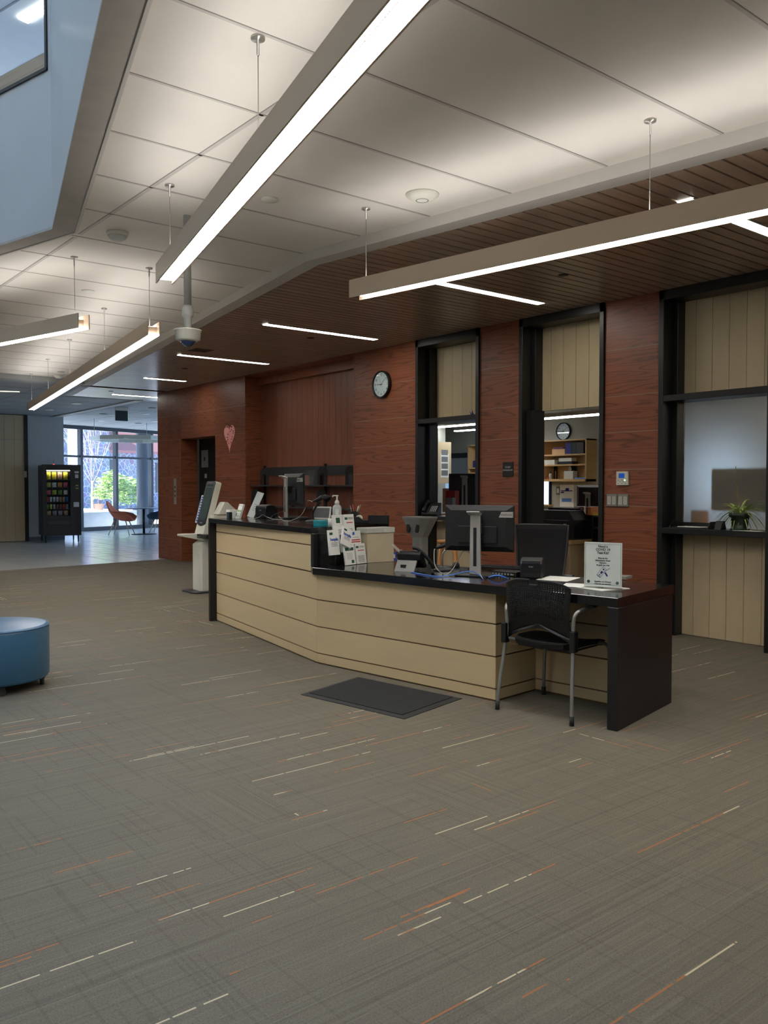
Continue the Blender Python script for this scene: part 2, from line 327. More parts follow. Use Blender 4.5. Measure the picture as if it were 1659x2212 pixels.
# fascia strip
def off(x,d): return fy(x)+d
b=MB()
P1=[(3.9,fy(3.9)),(-5.73,3.82),(-15.19,fy(-15.19))]; P2=[(3.9,fy(3.9)+.142),(-5.742,3.96),(-15.17,fy(-15.17)+.145)]
for i in range(2): b.prism([P1[i],P1[i+1],P2[i+1],P2[i]],WZ,CZ+.06)
Q1=[(-15.37,fy(-15.37)),(-17.25,fy(-17.25)),(-17.16,8.5)]; Q2=[(-15.35,fy(-15.35)+.15),(-17.08,fy(-17.08)+.15),(-17.05,8.5)]
for i in range(2): b.prism([Q1[i],Q1[i+1],Q2[i+1],Q2[i]],WZ,CZ+.06)
st(b.build('trim_3','soffit_paint'),'pale grey fascia between white and slatted ceilings')
# slatted wood ceiling
b=MB(); b.mi=1; b.prism([(3.9,fy(3.9)+.15),(-5.74,3.96),(-17.1,fy(-17.1)+.15),(-17.1,8.4),(-15.62,8.4),(-15.62,7.5),(3.9,7.5)],WZ+.035,WZ+.06)
b.mi=0; x=3.86; i=0
while x>-17.05:
    x1=x-.092
    if not(-15.36<x<-15.13):
        ya,yb=fy(x)+.146,fy(x1)+.146
        ye=8.3 if x1<-15.6 else WY-.001
        b.pv=float(i); b.prism([(x,ya),(x1,yb),(x1,ye),(x,ye)],WZ,WZ+.016)
    x-=.108; i+=1
st(b.build('ceiling',['slat_wood','black_void']),'brown slatted wood ceiling over the service desk')
# lobby ceilings
b=MB(); b.box(-22.6,-17.16,-6,7.12,WZ,WZ+.1); b.prism([(-17.16,-6),(-15.02,-6),(-15.02,fy(-15.02)),(-15.3,fy(-15.3)),(-17.16,fy(-17.16))],WZ,WZ+.1)
b.mi=1
for k in range(9): b.box(-22.5,-15.05 if -5.+k*1.2<5.2 else -17.2,-4.7+k*1.2,-4.69+k*1.2,WZ-.0015,WZ)
for k in range(7): b.box(-22.+k*.95,-21.99+k*.95,-6,7.1 if -22+k*.95<-17.2 else 5.2,WZ-.0015,WZ)
st(b.build('ceiling',['grey_ceiling','seam_dark']),'grey lobby ceiling beyond the white tiles')
b=MB(); b.box(-22.6,-17.1,7.12,7.3,WZ-.02,WZ+.1); st(b.build('trim_4','soffit_paint'),'pale beam across the lobby ceiling')
b=MB(); b.box(-27.9,-15.7,7.3,16.,WZ+.05,WZ+.15); b.box(-27.9,-22.6,-6,7.3,WZ+.05,WZ+.15); b.mi=1
for k in range(10): b.box(-27.8,-17,7.6+k*.95,7.61+k*.95,WZ+.0485,WZ+.05)
for k in range(5): b.box(-26.+k*2,-25.99+k*2,7.4,15.9,WZ+.0485,WZ+.05)
st(b.build('ceiling',['grey_ceiling','seam_dark']),'grey ceiling of the glazed lobby')
b=MB(); b.box(-22.72,-22.48,-6,7.42,0,WZ+.05); b.mi=1; b.box(-22.48,-22.465,-6,7.42,0,.1); st(b.build('wall_left',['wall_grey','seam_dark']),'grey wall behind the vending machine')
# big tan door on the left wall
d1=bpy.data.objects.new('door_1',None); COL.objects.link(d1); st(d1,'tall tan panelled door with black frame')
b=MB(); y1=atX(52,1000,-22.45).y; z1=atX(50,895,-22.45).z-.03; b.box(-22.47,-22.42,y1,y1+.09,0,z1+.07); b.box(-22.47,-22.42,y1-2.2,y1+.09,z1,z1+.07); b.build('door_frame','black_frame',d1)
b=MB()
for k in range(9): b.pv=k*1.; b.box(-22.465,-22.44,y1-.235*(k+1)+.004,y1-.235*k,.01,z1-.62); b.pv=k+20.; b.box(-22.465,-22.44,y1-.235*(k+1)+.004,y1-.235*k,z1-.61,z1)
b.build('door_leaf','maple_board',d1)
b=MB(); b.box(-22.43,-22.41,y1-.02,y1+.05,1.62,1.78); b.build('door_hinge','silver_bright',d1)
# room behind and right of the camera
b=MB(); b.box(-27.9,4.,-6.2,-6,0,CZ+.1); st(b.build('wall_back','wall_grey'),'plain grey wall behind the viewpoint')
b=MB(); b.box(3.9,4.1,-6,15,0,CZ+.1); st(b.build('wall_right','wall_grey'),'plain grey wall right of the viewpoint')

b=MB(); b.box(-28,-11.25,-6.2,16,3.5,3.6); b.box(-11.25,4.1,2.45,16,3.5,3.6); st(b.build('ceiling','grey_ceiling'),'plain floor slab hidden above the ceilings')  # slab added out of sight to stop sun leaking through ceiling gaps
# wood wall front pieces with joints
ZJ=[0,.40,.79,1.205,1.56,1.92,2.27,2.72,WZ]
def panels(b,x0,x1,y=WY,zs=ZJ,dep=.018,pv=0):
    for i in range(len(zs)-1):
        b.mi=0; b.pv=pv+i*3.1+x0; b.box(x0+.002,x1-.002,y,y+dep,zs[i]+.004,zs[i+1]-.002)
        if i: b.mi=1; b.box(x0,x1,y+.0005,y+dep,zs[i]-.002,zs[i]+.004)
def wallpiece(x0,x1,subs=None,label=''):
    b=MB(); xs=subs or [x0,x1]
    for a,c in zip(xs,xs[1:]): panels(b,a,c,pv=a*1.7)
    b.mi=2; b.box(x0,x1,WY+.018,WY+.33,0,WZ+.03)
    return st(b.build('wall_front',['red_oak','alu_line','red_oak']),label)
wallpiece(-15.6,-14.58,[-15.6,-15.14,-14.66,-14.58],'red oak panelled wall left of the elevator alcove')
wallpiece(-13.24,-12.2,None,'red oak panelled pier with the pink heart')
wallpiece(-9.27,-7.95,[-9.27,-9.235,-7.95],'red oak panelled pier with the wall clock')
wallpiece(-6.86,-6.25,None,'red oak pier with the room sign')
wallpiece(-5.145,-4.53,None,'red oak pier with the thermostat')
wallpiece(-3.45,3.9,None,'red oak wall beyond the frosted window')
b=MB(); 
for z0,z1 in ((2.27,2.72),(2.72,WZ)): b.pv=z0; b.mi=0; b.box(-14.58,-13.24,WY,WY+.018,z0+.004,z1-.002)
b.mi=1; b.box(-14.58,-13.24,WY+.001,WY+.018,2.718,2.724); b.mi=0; b.box(-14.58,-13.24,WY+.018,WY+.33,2.27,WZ)
st(b.build('wall_front',['red_oak','alu_line']),'red oak header over the elevator alcove')
b=MB(); b.box(-14.58,-13.24,7.32,7.36,0,2.3); st(b.build('door_2','black_void'),'black elevator alcove back')
# niche
b=MB()
for k in range(20):
    b.pv=k*1.3; b.box(-12.2+k*.1467+.0015,-12.2+(k+1)*.1467-.0015,7.28,7.3,0,3.06)
b.mi=1; b.box(-12.2,-9.27,7.3,7.32,0,WZ)
st(b.build('wall_niche',['red_oak_vertical','black_void']),'vertical red boards at the back of the shelf niche')
b=MB(); b.box(-12.2,-9.27,WY+.005,7.29,WZ-.015,WZ+.02); b.box(-12.2,-9.27,7.2,7.28,3.06,WZ); st(b.build('wall_niche','red_oak'),'red oak head of the shelf niche')
# windows & doorway
def frame(n,x0,x1,label,transom=None,sill=None,btop=3.12,bbot=2.25,lower=False,name='window_'):
    e=bpy.data.objects.new(name+str(n),None); COL.objects.link(e); st(e,label)
    b=MB(); t=.05
    b.box(x0,x0+t,WY-.025,7.16,0,WZ); b.box(x1-t,x1,WY-.025,7.16,0,WZ); b.box(x0,x1,WY-.025,7.16,WZ-.09,WZ)
    b.box(x0+t,x0+t+.05,7.08,7.22,0,WZ-.05); b.box(x1-t-.02,x1-t,7.1,7.22,0,WZ-.05); b.box(x0+t,x1-t,7.1,7.22,btop,WZ-.05)
    if transom: b.box(x0+t,x1-t,WY-.02,7.22,transom[0],transom[1])
    b.build('window_frame','black_frame',e,.003,1)
    b=MB(); n_=6; ww=(x1-x0-.1)/n_
    for k in range(n_):
        b.pv=k*2.3+n; b.box(x0+t+k*ww+.002,x0+t+(k+1)*ww-.002,7.2,7.215,bbot,btop)
        if lower: b.pv=k*1.3+n+40; b.box(x0+t+k*ww+.002,x0+t+(k+1)*ww-.002,7.2,7.215,0.005,.96)
    b.mi=1; b.box(x0+t,x1-t,7.215,7.225,bbot,btop); 
    if lower: b.box(x0+t,x1-t,7.215,7.225,0,.96)
    b.build('board_panel',['maple_board','black_void'],e)
    if sill:
        b=MB(); b.box(x0+.03,x1-.03,sill[2],7.235,sill[0],sill[1]); b.build('window_sill','black_frame',e,.003,1)
    return e
w1=frame(1,-7.955,-6.86,'narrow black framed window left of the room sign',(2.168,2.224),(.985,1.035,6.93),3.115,2.22,True)
w2=frame(3,-6.25,-5.145,'black framed staff workroom doorway',None,None,3.15,2.22,False,'door_')
w3=frame(3,-4.53,-3.45,'black framed window with frosted glass and plant',(2.178,2.236),(.963,1.015,6.92),3.14,2.23,True)
b=MB(); b.box(-7.86,-6.93,7.19,7.196,1.04,2.17); b.build('window_pane','glass',w1)
b=MB(); b.box(-4.44,-3.5,7.19,7.2,1.02,2.18); b.build('window_pane','frosted',w3)
b=MB(); b.box(-6.2,-6.12,7.0,7.2,0,2.22); b.build('door_jamb','black_matte',w2)
# staff room shell
b=MB(); b.box(-15.6,3.9,14.4,14.5,0,1.0); b.box(-15.6,3.9,14.4,14.5,2.2,WZ); 
sx0=atY(975,1000,14.4).x; sx1=atY(1192,1000,14.4).x; sx2=atY(1525,1000,14.4).x; sx3=atY(1600,1000,14.4).x
b.box(-15.6,sx0-1.,14.4,14.5,1.,2.2); b.box(sx1,sx2,14.4,14.5,1.,2.2); b.box(sx3,3.9,14.4,14.5,1.,2.2); b.box(-15.6,3.9,7.5,14.5,WZ,WZ+.1)
st(b.build('wall_staff','staff_wall'),'pale back wall of the staff workroom')
b=MB(); b.box(-15.7,-15.6,7.0,16,0,WZ+.05); st(b.build('wall_staff','staff_wall'),'side wall of the staff workroom')
for wn,(xa,xb) in ((6,(sx0-1.,sx1)),(7,(sx2,sx3))):
    e=bpy.data.objects.new('window_%d'%wn,None); COL.objects.link(e); st(e,'staff room window with blind %s'%('at left' if wn==6 else 'behind the frosted glass'))
    b=MB(); b.box(xa,xb,14.36,14.4,2.08,2.2); b.box(xa,xa+.05,14.36,14.4,1.,2.2); b.box(xb-.05,xb,14.36,14.4,1.,2.2); b.build('window_frame','black_frame',e)
    if wn==6:
        b=MB(); b.box(xa+.05,xb-.05,14.37,14.39,1.55,2.1); b.build('blind','blind_grey',e)
        b=MB(); b.box(xa,xb+.05,14.25,14.4,.97,1.0); b.build('window_sill','shelf_wood',e)
# glass facade
GA=Vector((-26.16,8.9,0)); GB=Vector((-27.17,12.15,0)); gd=(GB-GA).normalized(); ga=math.atan2(gd.y,gd.x)
TG=Matrix.Translation(GA)@Matrix.Rotation(ga,4,'Z')
def gpos(px): # distance along the facade for a sight line
    r=ray(px,1050); n=Vector((-gd.y,gd.x,0)); t=(GA-EYE).dot(n)/r.dot(n); return (EYE+r*t-GA).dot(gd)
e=bpy.data.objects.new('window_4',None); COL.objects.link(e); st(e,'floor to ceiling lobby glazing with dark mullions')
b=MB(); b.T=TG
gx=[gpos(174),gpos(250),gpos(326),gpos(326)+1.05,gpos(326)+2.1,gpos(326)+3.2,gpos(326)+4.3]; pitch=gx[1]-gx[0]
gx=[gx[0]-pitch*k for k in (5,4,3,2,1)]+gx
for g_ in gx: b.box(g_-.045,g_+.045,-.08,.08,0,3.24)
b.box(gx[0],gx[-1],-.07,.07,0,.12); b.box(gx[0],gx[-1],-.09,.09,3.14,3.26); b.box(gx[0],gx[-1],-.06,.06,2.28,2.345)
b.build('mullions','black_frame',e)
b=MB(); b.T=TG; b.box(gx[0],gx[-1],-.006,.006,.1,3.16); b.build('window_pane','glass',e)

# ================================================================== EXTERIOR
NB=gd.cross(Vector((0,0,1))); NB=NB if NB.x<0 else -NB   # outward
def ext(px,d,z=0.):  # point along sight line at perpendicular distance d outside the glass
    r=ray(px,1050); r.z=0; n=NB; t=((GA-EYE).dot(n)+d)/r.dot(n); p=EYE+r*t; p.z=z; return p
b=MB(); b.box(-75,-27.95,-25,55,-.35,-.12); st(b.build('floor','snow'),'bright pale courtyard paving outside')
# stone building
p0=ext(150,17); p1=ext(345,17); dd=(p1-p0).normalized(); an=math.atan2(dd.y,dd.x); bl=(p1-p0).length
t=thing('stone_building','dark stone building with red roof behind the lobby glass','building',p0,an)
ysg=1. if (Matrix.Rotation(an,3,'Z')@Vector((0,1,0))).dot(NB)>0 else -1.
def bb(x0,x1,y0,y1,z0,z1): a,c=sorted((y0*ysg,y1*ysg)); b.box(x0,x1,a,c,z0,z1)
b=MB(); bb(-9,bl*.42,0,6,-.2,5.6); bb(bl*.42,bl*2.2,.5,6,-.2,3.35); b.build('wall','stone',t)
b=MB(); 
v=[(bl*.42,.2*ysg,3.3),(bl*2.3,.2*ysg,3.3),(bl*2.3,4*ysg,7.6),(bl*.42,4*ysg,7.6)]
b.loft([[Vector(q) for q in v],[Vector(q)+Vector((0,0,.15)) for q in v]]); b.build('roof','roof_red',t)
b=MB(); bb(bl*.47,bl*.56,.44,.52,1.2,2.9); b.build('window','black_frame',t); b=MB(); bb(bl*1.02,bl*1.3,.44,.52,1.0,2.8); b.build('window','black_frame',t)
b=MB(); bb(-9,-.6,-.35,.0,-.2,5.2); bb(-.1,.42,-.4,0,-.2,5.6); b.build('pale_quoins','snow',t)
# planter + column
pa=ext(120,1.9); pb=ext(297,1.9); d_=(pb-pa); ap=math.atan2(d_.y,d_.x)
t=thing('planter','long pale concrete planter outside the glazing','planter',pa,ap)
s_=1. if (Matrix.Rotation(ap,3,'Z')@Vector((0,1,0))).dot(NB)>0 else -1.
b=MB(); a,c=sorted((0,3.2*s_)); b.box(-3,d_.length,a,c,-.12,.52); b.build('planter_wall','concrete',t,.02)
b=MB(); a,c=sorted((.15*s_,3.1*s_)); b.box(-2.9,d_.length-.1,a,c,.52,.56); b.build('snow_cover','snow',t)
p=ext(309,1.2); b=MB(); b.lathe([(.22,-.12),(.22,3.6)],(0,0,0),20); tag(b.build('column','column_grey',loc=p),'round dark grey column just outside the lobby glass','column')
b=MB(); b.T=TG; b.box(gx[0],gx[-1],-1.5*(-1 if NB.dot(Vector((-gd.y,gd.x,0)))>0 else 1)-.75,-1.5*(-1 if NB.dot(Vector((-gd.y,gd.x,0)))>0 else 1)+.75,3.5,3.7); st(b.build('trim_5','snow'),'pale canopy edge outside the glazing')
# bare tree
t=thing('bare_tree','leafless pale young tree standing in the courtyard planter','tree',ext(199,2.6,.56))
b=MB(); zf=(ext(199,2.6)-EYE).length
b.tube([(0,0,0),(.01,0,.5),(0,.01,1.02)],[.05,.042,.036],10)
rnd=random.Random(4)
def branch(b,p,d,L,r,depth):
    pts=[p]; q=Vector(p); dd=Vector(d).normalized()
    for k in range(4):
        dd=(dd+Vector((rnd.uniform(-.13,.13),rnd.uniform(-.13,.13),.10))).normalized(); q=q+dd*L/4; pts.append(q.copy())
    b.tube(pts,[r,r*.85,r*.7,r*.5,r*.3],6)
    if depth:
        for k in range(3 if depth>1 else 4):
            s=pts[1+k%4]; a=rnd.uniform(0,2*PI); nd=(dd+Vector((math.cos(a),math.sin(a),.25))*.55).normalized(); branch(b,s,nd,L*.62,r*.5,depth-1)
b.build('trunk','bark_pale',t)
b=MB()
for k,(az,ln,st_) in enumerate(((0,1.9,1.0),(PI,1.7,1.0),(1.7,2.1,.25),(4.4,1.9,.4),(.5,2.3,.12),(2.9,1.9,.6),(5.6,1.8,.75))):
    u=RT*math.cos(az)+FW*math.sin(az); u.z=0
    branch(b,(0,0,.9+.03*k),u*.62*st_+Vector((0,0,.85)),ln,.013,2)
b.build('branches','bark_pale',t)
def shrub(name,label,p,w_,h_,n,mat_='shrub_leaf',seed=1,lf=.09):
    t=thing(name,label,'shrub',p); rr=random.Random(seed)
    b=MB(); b.tube([(0,0,0),(.03,0,h_*.6)],[.03,.015],6); b.build('stem','bark_pale',t)
    b=MB()
    for k in range(n):
        a=rr.uniform(0,2*PI); e_=math.acos(rr.uniform(-.5,1)); q=rr.uniform(.55,1.)
        c=Vector((math.cos(a)*math.sin(e_)*w_*q,math.sin(a)*math.sin(e_)*w_*q,h_*.5+math.cos(e_)*h_*.5*q))
        T=Matrix.Translation(c)@Matrix.Rotation(rr.uniform(0,6),4,'Z')@Matrix.Rotation(rr.uniform(-1.2,1.2),4,'X'); b.T=T; s=lf*rr.uniform(.7,1.3)
        v=[b._v(q_) for q_ in ((-s,0,0),(0,-s*.4,0),(s,0,.02),(0,s*.4,0))]; b._f(v); b.T=None
    b.build('leaves',mat_,t); return t
shrub('leafy_shrub','large sunlit green shrub in the courtyard planter left of the column',ext(243,3.2,.5),.62,1.5,900,seed=3)
shrub('leafy_shrub','wide sunlit green shrub nearest the outdoor column',ext(277,3.4,.3),.62,1.45,900,seed=5)
s=shrub('potted_shrub','small green shrub in a terracotta pot beside the bare tree',ext(213,2.5,.78),.3,.55,240,seed=8,lf=.06)
b=MB(); b.lathe([(.14,-.22),(.19,0),(.2,0)],(0,0,0),16); b.build('pot','terracotta',s)

# ================================================================== PENDANTS AND CEILING
def pendant(p0,p1,ztop,label,cables,group='linear pendant lights',h=.12,w_=.1):
    p0=Vector((p0[0],p0[1],0)); p1=Vector((p1[0],p1[1],0)); d=p1-p0; L=d.length; a=math.atan2(d.y,d.x); c=(p0+p1)/2
    t=thing('linear_pendant_light',label,'ceiling light',(c.x,c.y,ztop-h),a,group)
    for s in (-1,1):
        b=MB(); b.box(-L/2,L/2,s*w_/2-.004,s*w_/2+.004,0,h); b.build('side_panel','fixture_metal',t)
    b=MB(); b.box(-L/2+.06,L/2-.06,-w_/2+.006,w_/2-.006,.012,.02); b.mi=1; b.box(-L/2+.06,L/2-.06,w_*.16,w_*.19,.0095,.0121); b.build('lens',['lens_pend','fixture_metal'],t)
    b=MB(); b.box(-L/2+.07,L/2-.07,-w_/2+.006,w_/2-.006,.0205,.085); b.build('housing','fixture_metal',t)
    b=MB(); b.box(-L/2+.09,L/2-.09,-w_/2+.014,w_/2-.014,.0855,.09); b.build('up_lens','lens_up',t)
    Ti=Matrix.Rotation(-a,3,'Z')
    for (cx,cy) in cables:
        q=Ti@Vector((cx-c.x,cy-c.y,0)); zz=CZ-(ztop-h)
        b=MB(); b.lathe([(.001,zz-.075),(.006,zz-.075),(.006,zz-.012),(.03,zz-.01),(.03,zz),(.001,zz)],(q.x,0,0),16); cp=b.build('ceiling_mount','silver_bright',t)
        b=MB(); b.cyl((q.x,0,.088),(q.x,0,zz-.07),.0022,n=6); b.build('cable','silver',t)
    return t
pendant((-1.42,1.43),(-5.2,2.37),2.83,'longest linear pendant running diagonally across the photo',[(-3.14,1.855),(-5.0,2.32)])
pendant((-4.69,3.53),(.2,4.24),2.805,'linear pendant in front of the slatted ceiling on the right',[(-4.582,3.545),(-2.572,3.84)])
b=MB(); 
pendant((-6.86,3.03),(-15.0,4.40),2.80,'long linear pendant receding towards the lobby windows',[(-7.0,3.055),(-8.884,3.366),(-11.039,3.735),(-12.925,4.05),(-14.8,4.366)])
pendant((-6.93,2.46),(-8.95,1.95),2.80,'linear pendant cut off at the left edge of the photo',[(-7.05,2.43),(-8.7,2.01)])
for i,(q0,q1) in enumerate((((-1,-4.9),(-6,-4.6)),((-8,-5.),(-13,-4.6)),((3.4,.6),(3.2,3.6)),((-12.2,1.5),(-14.6,-2)))):  # pendants added out of view as fill light for the room
    pendant(q0,q1,2.8,['linear pendant by the back wall nearest the viewpoint','linear pendant by the back wall far left','linear pendant right of the viewpoint','linear pendant over the left carpet outside the frame'][i],[(q0[0]*.9+q1[0]*.1,q0[1]*.9+q1[1]*.1),(q0[0]*.1+q1[0]*.9,q0[1]*.1+q1[1]*.9)])
def recessed(x,y0,y1,label,w_=.11,z=WZ):
    t=thing('recessed_linear_light',label,'ceiling light',(x,(y0+y1)/2,z-.004),0,'recessed strip lights in the slatted ceiling'); L=y1-y0
    b=MB(); b.box(-w_/2,w_/2,-L/2,L/2,.0,.012); b.build('lens','lens_rec',t)
    b=MB(); 
    for s in (-1,1): b.box(s*w_/2-.006 if s>0 else -w_/2-.006,s*w_/2+.006,-L/2,L/2,-.002,.014)
    b.build('frame','white_plastic',t); return t
for x,y0,y1,l in ((-3.0,4.86,6.3,'recessed strip light at the right edge of the slatted ceiling'),(-5.57,5.05,6.5,'recessed strip light touching the right pendant in view'),(-8.2,4.93,6.5,'recessed strip light above the wall clock'),(-10.84,5.15,6.56,'recessed strip light beside the ceiling vent'),(-13.5,5.8,6.53,'recessed strip light before the elevator alcove'),(-16.31,6.35,7.5,'farthest recessed strip light near the lobby'),(-.4,4.86,6.3,'recessed strip light outside the frame on the right')):
    recessed(x,y0,y1,l)
def puck(name,label,cat,p,prof,m,n=28): b=MB(); b.lathe(prof,(0,0,0),n); return tag(b.build(name,m,loc=p),label,cat)
t=thing('wireless_access_point','large round white access point on the white ceiling','access point',(-4.141,3.663,CZ))
b=MB(); b.lathe([(.001,-.04),(.045,-.039),(.075,-.03),(.108,-.008),(.11,0)],n=36); b.build('dome','white_plastic',t); b=MB(); b.lathe([(.036,-.0405),(.039,-.042),(.042,-.0405)],n=36,caps=False); b.build('ring','ink_grey',t)
puck('ceiling_disc','flat white disc on the ceiling right of the longest pendant','ceiling disc',(-4.835,2.945,CZ),[(.001,-.012),(.052,-.012),(.056,-.003),(.056,0)],'white_plastic')
t=thing('smoke_detector','domed smoke detector on the white ceiling near the atrium','smoke detector',(-6.174,2.449,CZ))
b=MB(); b.lathe([(.075,-.028),(.08,-.012),(.08,0)]); b.build('base','cream_plastic',t); b=MB(); b.lathe([(.001,-.062),(.032,-.062),(.06,-.045),(.07,-.028)]); b.build('head','paper_grey',t)
puck('ceiling_disc','small white disc between the two left pendants','ceiling disc',(-8.183,2.948,CZ),[(.001,-.008),(.055,-.008),(.06,0)],'white_plastic')
puck('ceiling_disc','small dark disc near the far edge of the white ceiling','ceiling disc',(-14.227,4.668,CZ),[(.001,-.008),(.055,-.008),(.06,0)],'soffit_dark')
puck('smoke_detector','white detector at the far edge of the white ceiling','smoke detector',(-14.7,4.78,CZ),[(.001,-.05),(.05,-.05),(.08,-.02),(.08,0)],'white_plastic')
for p,l in (((-4.705,5.769),'small dark sprinkler cap in slatted ceiling near the doorway'),((-8.617,5.817),'small dark sprinkler cap in slatted ceiling above the clock'),((-12.057,5.819),'small dark sprinkler cap between two distant strip lights'),((-15.807,6.116),'small dark sprinkler cap in the farthest slatted bay')):
    tag(puck('sprinkler_cap',l,'sprinkler cap',(p[0],p[1],WZ),[(.001,-.006),(.04,-.006),(.045,0)],'black_plastic'),l,'sprinkler cap','sprinkler caps in the slatted ceiling')
t=thing('air_vent','small grey air vent in the slatted ceiling','vent',(-10.3,5.2,WZ-.006))
b=MB(); b.box(-.2,.2,-.2,.2,.003,.006); b.build('frame','slat_wood',t); b=MB(); b.box(-.13,.13,-.13,.13,0,.003); b.build('grille','black_plastic',t)
# camera on a pole
t=thing('dome_camera','white dome security camera hanging on a grey pole','security camera',(-5.62,2.74,2.36))
pc=fl(404,466,CZ); t.location=(pc.x,pc.y,2.39)
b=MB(); b.cyl((0,0,.26),(0,0,CZ-2.39),.026,n=20); b.build('pole','pole_paint',t)
b=MB(); b.lathe([(.028,.27),(.038,.25),(.042,.21),(.036,.19),(.026,.185),(.026,.10)],n=24); b.build('coupling','pole_paint',t)
b=MB(); b.lathe([(.06,.02),(.085,.03),(.09,.09),(.095,.092),(.095,.10),(.001,.104)],n=36); b.build('housing','cream_plastic',t,0)
b=MB(); b.lathe([(.001,-.018),(.025,-.01),(.045,.008),(.055,.022)],n=24); b.build('lens','sensor_glass',t)
# lobby ceiling bits
t=thing('exit_sign','green edged glass exit sign hanging from the lobby ceiling','exit sign',(-19.4,7.75,2.93))
b=MB(); b.box(-.01,.01,-.15,.15,0,.24); b.build('panel','column_grey',t); b=MB(); b.box(-.012,.012,.15,.16,0,.24); b.build('edge','exit_green',t); b=MB(); b.box(-.04,.04,-.15,.15,.24,WZ+.05-2.93); b.build('canopy','white_plastic',t)
for i,(px,py) in enumerate(((223,894),(240,896),(220,909),(329,881),(272,903),(334,910),(299,914),(315,894))):
    p=fl(px,py,WZ+.05); o=puck('downlight','','downlight',(p.x,p.y,WZ+.05),[(.001,-.012),(.09,-.012),(.1,0)],'white_plastic' if i%3 else 'column_grey'); tag(o,['leftmost of two round fittings left of the exit sign','round fitting just left of the exit sign','round fitting below and left of the exit sign','round fitting nearest the oak wall in the lobby ceiling','large round fitting just below the exit sign','dark fitting low in the lobby ceiling by the oak wall','dark fitting above the middle of the lobby glazing','faint fitting right of the exit sign'][i],'downlight','round fittings in the lobby ceiling')
for i,(px,py,l) in enumerate(((165,871,'round white fitting on the lobby ceiling under the slats'),(105,885,'round white fitting above the vending machine'))):
    p=fl(px,py,WZ); puck('downlight',l,'downlight',(p.x,p.y,WZ),[(.001,-.012),(.1,-.012),(.11,0)],'white_plastic')
p=fl(0,845,WZ); p2=fl(42,846,WZ); t=thing('recessed_linear_light','dim recessed strip light at the far left lobby ceiling','ceiling light',(p2.x,p2.y,WZ-.004),math.atan2(p.y-p2.y,p.x-p2.x)); b=MB(); b.box(0,.5,-.05,.05,0,.004); b.build('lens','lens_dim',t)
# ring pendant
pr=ext(290,-3.3); t=thing('ring_pendant','large pale ring shaped pendant over the lobby table','ceiling light',(pr.x,pr.y,2.66))
b=MB(); n=10; rad=1.15; ro=[(rad*math.cos(2*PI*k/n),rad*math.sin(2*PI*k/n)) for k in range(n)]; ri=[(q[0]*.93,q[1]*.93) for q in ro]
for k in range(n): b.prism([ro[k],ro[(k+1)%n],ri[(k+1)%n],ri[k]],0,.11)
b.build('ring','white_plastic',t)
b=MB(); 
for a in (.3,2.4,4.5): b.cyl((rad*.92*math.cos(a),rad*.92*math.sin(a),.1),(rad*.92*math.cos(a),rad*.92*math.sin(a),WZ+.05-2.66),.006,n=6)
b.build('cable','silver',t)

# ================================================================== DESK
SY=.055
hi=1.067; lo=.763
t=thing('service_desk','L shaped maple and black service desk with high and low counters','desk',(-5.5,4.2,0)); DX,DY=-5.5,4.2
def loc(p): return (p[0]-DX,p[1]-DY)
zg=[0,.078,.0875,.288,.298,.500,.510,.712,.722,.923,.933]
# front outlines
A0=(-7.94,4.165); A1=(-5.505,3.77); B1=(-3.793,3.995); B2=(-3.83,4.43); C2=(-3.05,4.52)
def run(p,q,ztop,zmin=0.):
    p=Vector((p[0]-DX,p[1]-DY,0)); q=Vector((q[0]-DX,q[1]-DY,0)); d=q-p; L=d.length
    b.T=Matrix.Translation(p)@Matrix.Rotation(math.atan2(d.y,d.x),4,'Z')
    zz=[.012,.083,.293,.505,.717,.928,ztop]; zz=[z for z in zz if zmin<=z<ztop-.02]+[ztop]; zz=([zmin] if zmin else [])+zz
    for i in range(len(zz)-1):
        b.mi=0; b.pv=i*2.7+p.x; b.box(-.002,L+.002,0,.02,zz[i]+(.005 if i else 0),zz[i+1]-.005 if i<len(zz)-2 else zz[i+1])
    b.mi=1; b.box(0.004,L-.004,.008,.03,zmin,ztop); b.T=None
AM=(A0[0]+(A1[0]-A0[0])*.966,A0[1]+(A1[1]-A0[1])*.966)
b=MB(); run(A0,A1,.712); run(A0,AM,hi-.045,.712); b.build('front_panel',['maple','desk_reveal'],t)
b=MB(); run(A1,B1,lo-.05); b.build('front_panel',['maple','desk_reveal'],t)
b=MB(); run(B1,B2,lo-.05); b.build('side_panel',['maple','desk_reveal'],t)
b=MB(); run(B2,C2,lo-.05); b.build('front_panel',['maple','desk_reveal'],t)
# countertops
u1=Vector((A1[0]-A0[0],A1[1]-A0[1],0)).normalized(); n1=Vector((-u1.y,u1.x,0))
H0=Vector((-7.97,4.10,0)); H1=Vector((-5.60,3.775,0))
HB=Vector((-5.93,4.85,0)); dv=(HB-H1).normalized()
b=MB(); b.prism([loc(H0),loc(H1),loc(HB),loc(H0+n1*.95)],hi-.047,hi); b.build('high_countertop','black_counter',t,.002,1)
b=MB(); b.prism([loc(H1+Vector((.002,0,0))),loc(H1+Vector((.045,-.002,0))),loc(H1+dv*.86+Vector((.045,0,0))),loc(H1+dv*.86)],lo-.055,hi-.0475); b.build('divider_panel','black_laminate',t)
b=MB(); b.prism([loc(H1),loc((-5.5,3.725)),loc((-2.893,4.045)),loc((-3.06,4.88)),loc((-5.5,4.585)),loc(H1+dv*.82)],lo-.055,lo); b.build('low_countertop','black_counter',t,.002,1)
b=MB(); b.prism([loc((-2.953,4.034)),loc((-2.888,4.044)),loc((-3.06,4.862)),loc((-3.125,4.853))],0,lo-.056); b.build('end_panel','black_laminate',t,.002,1)
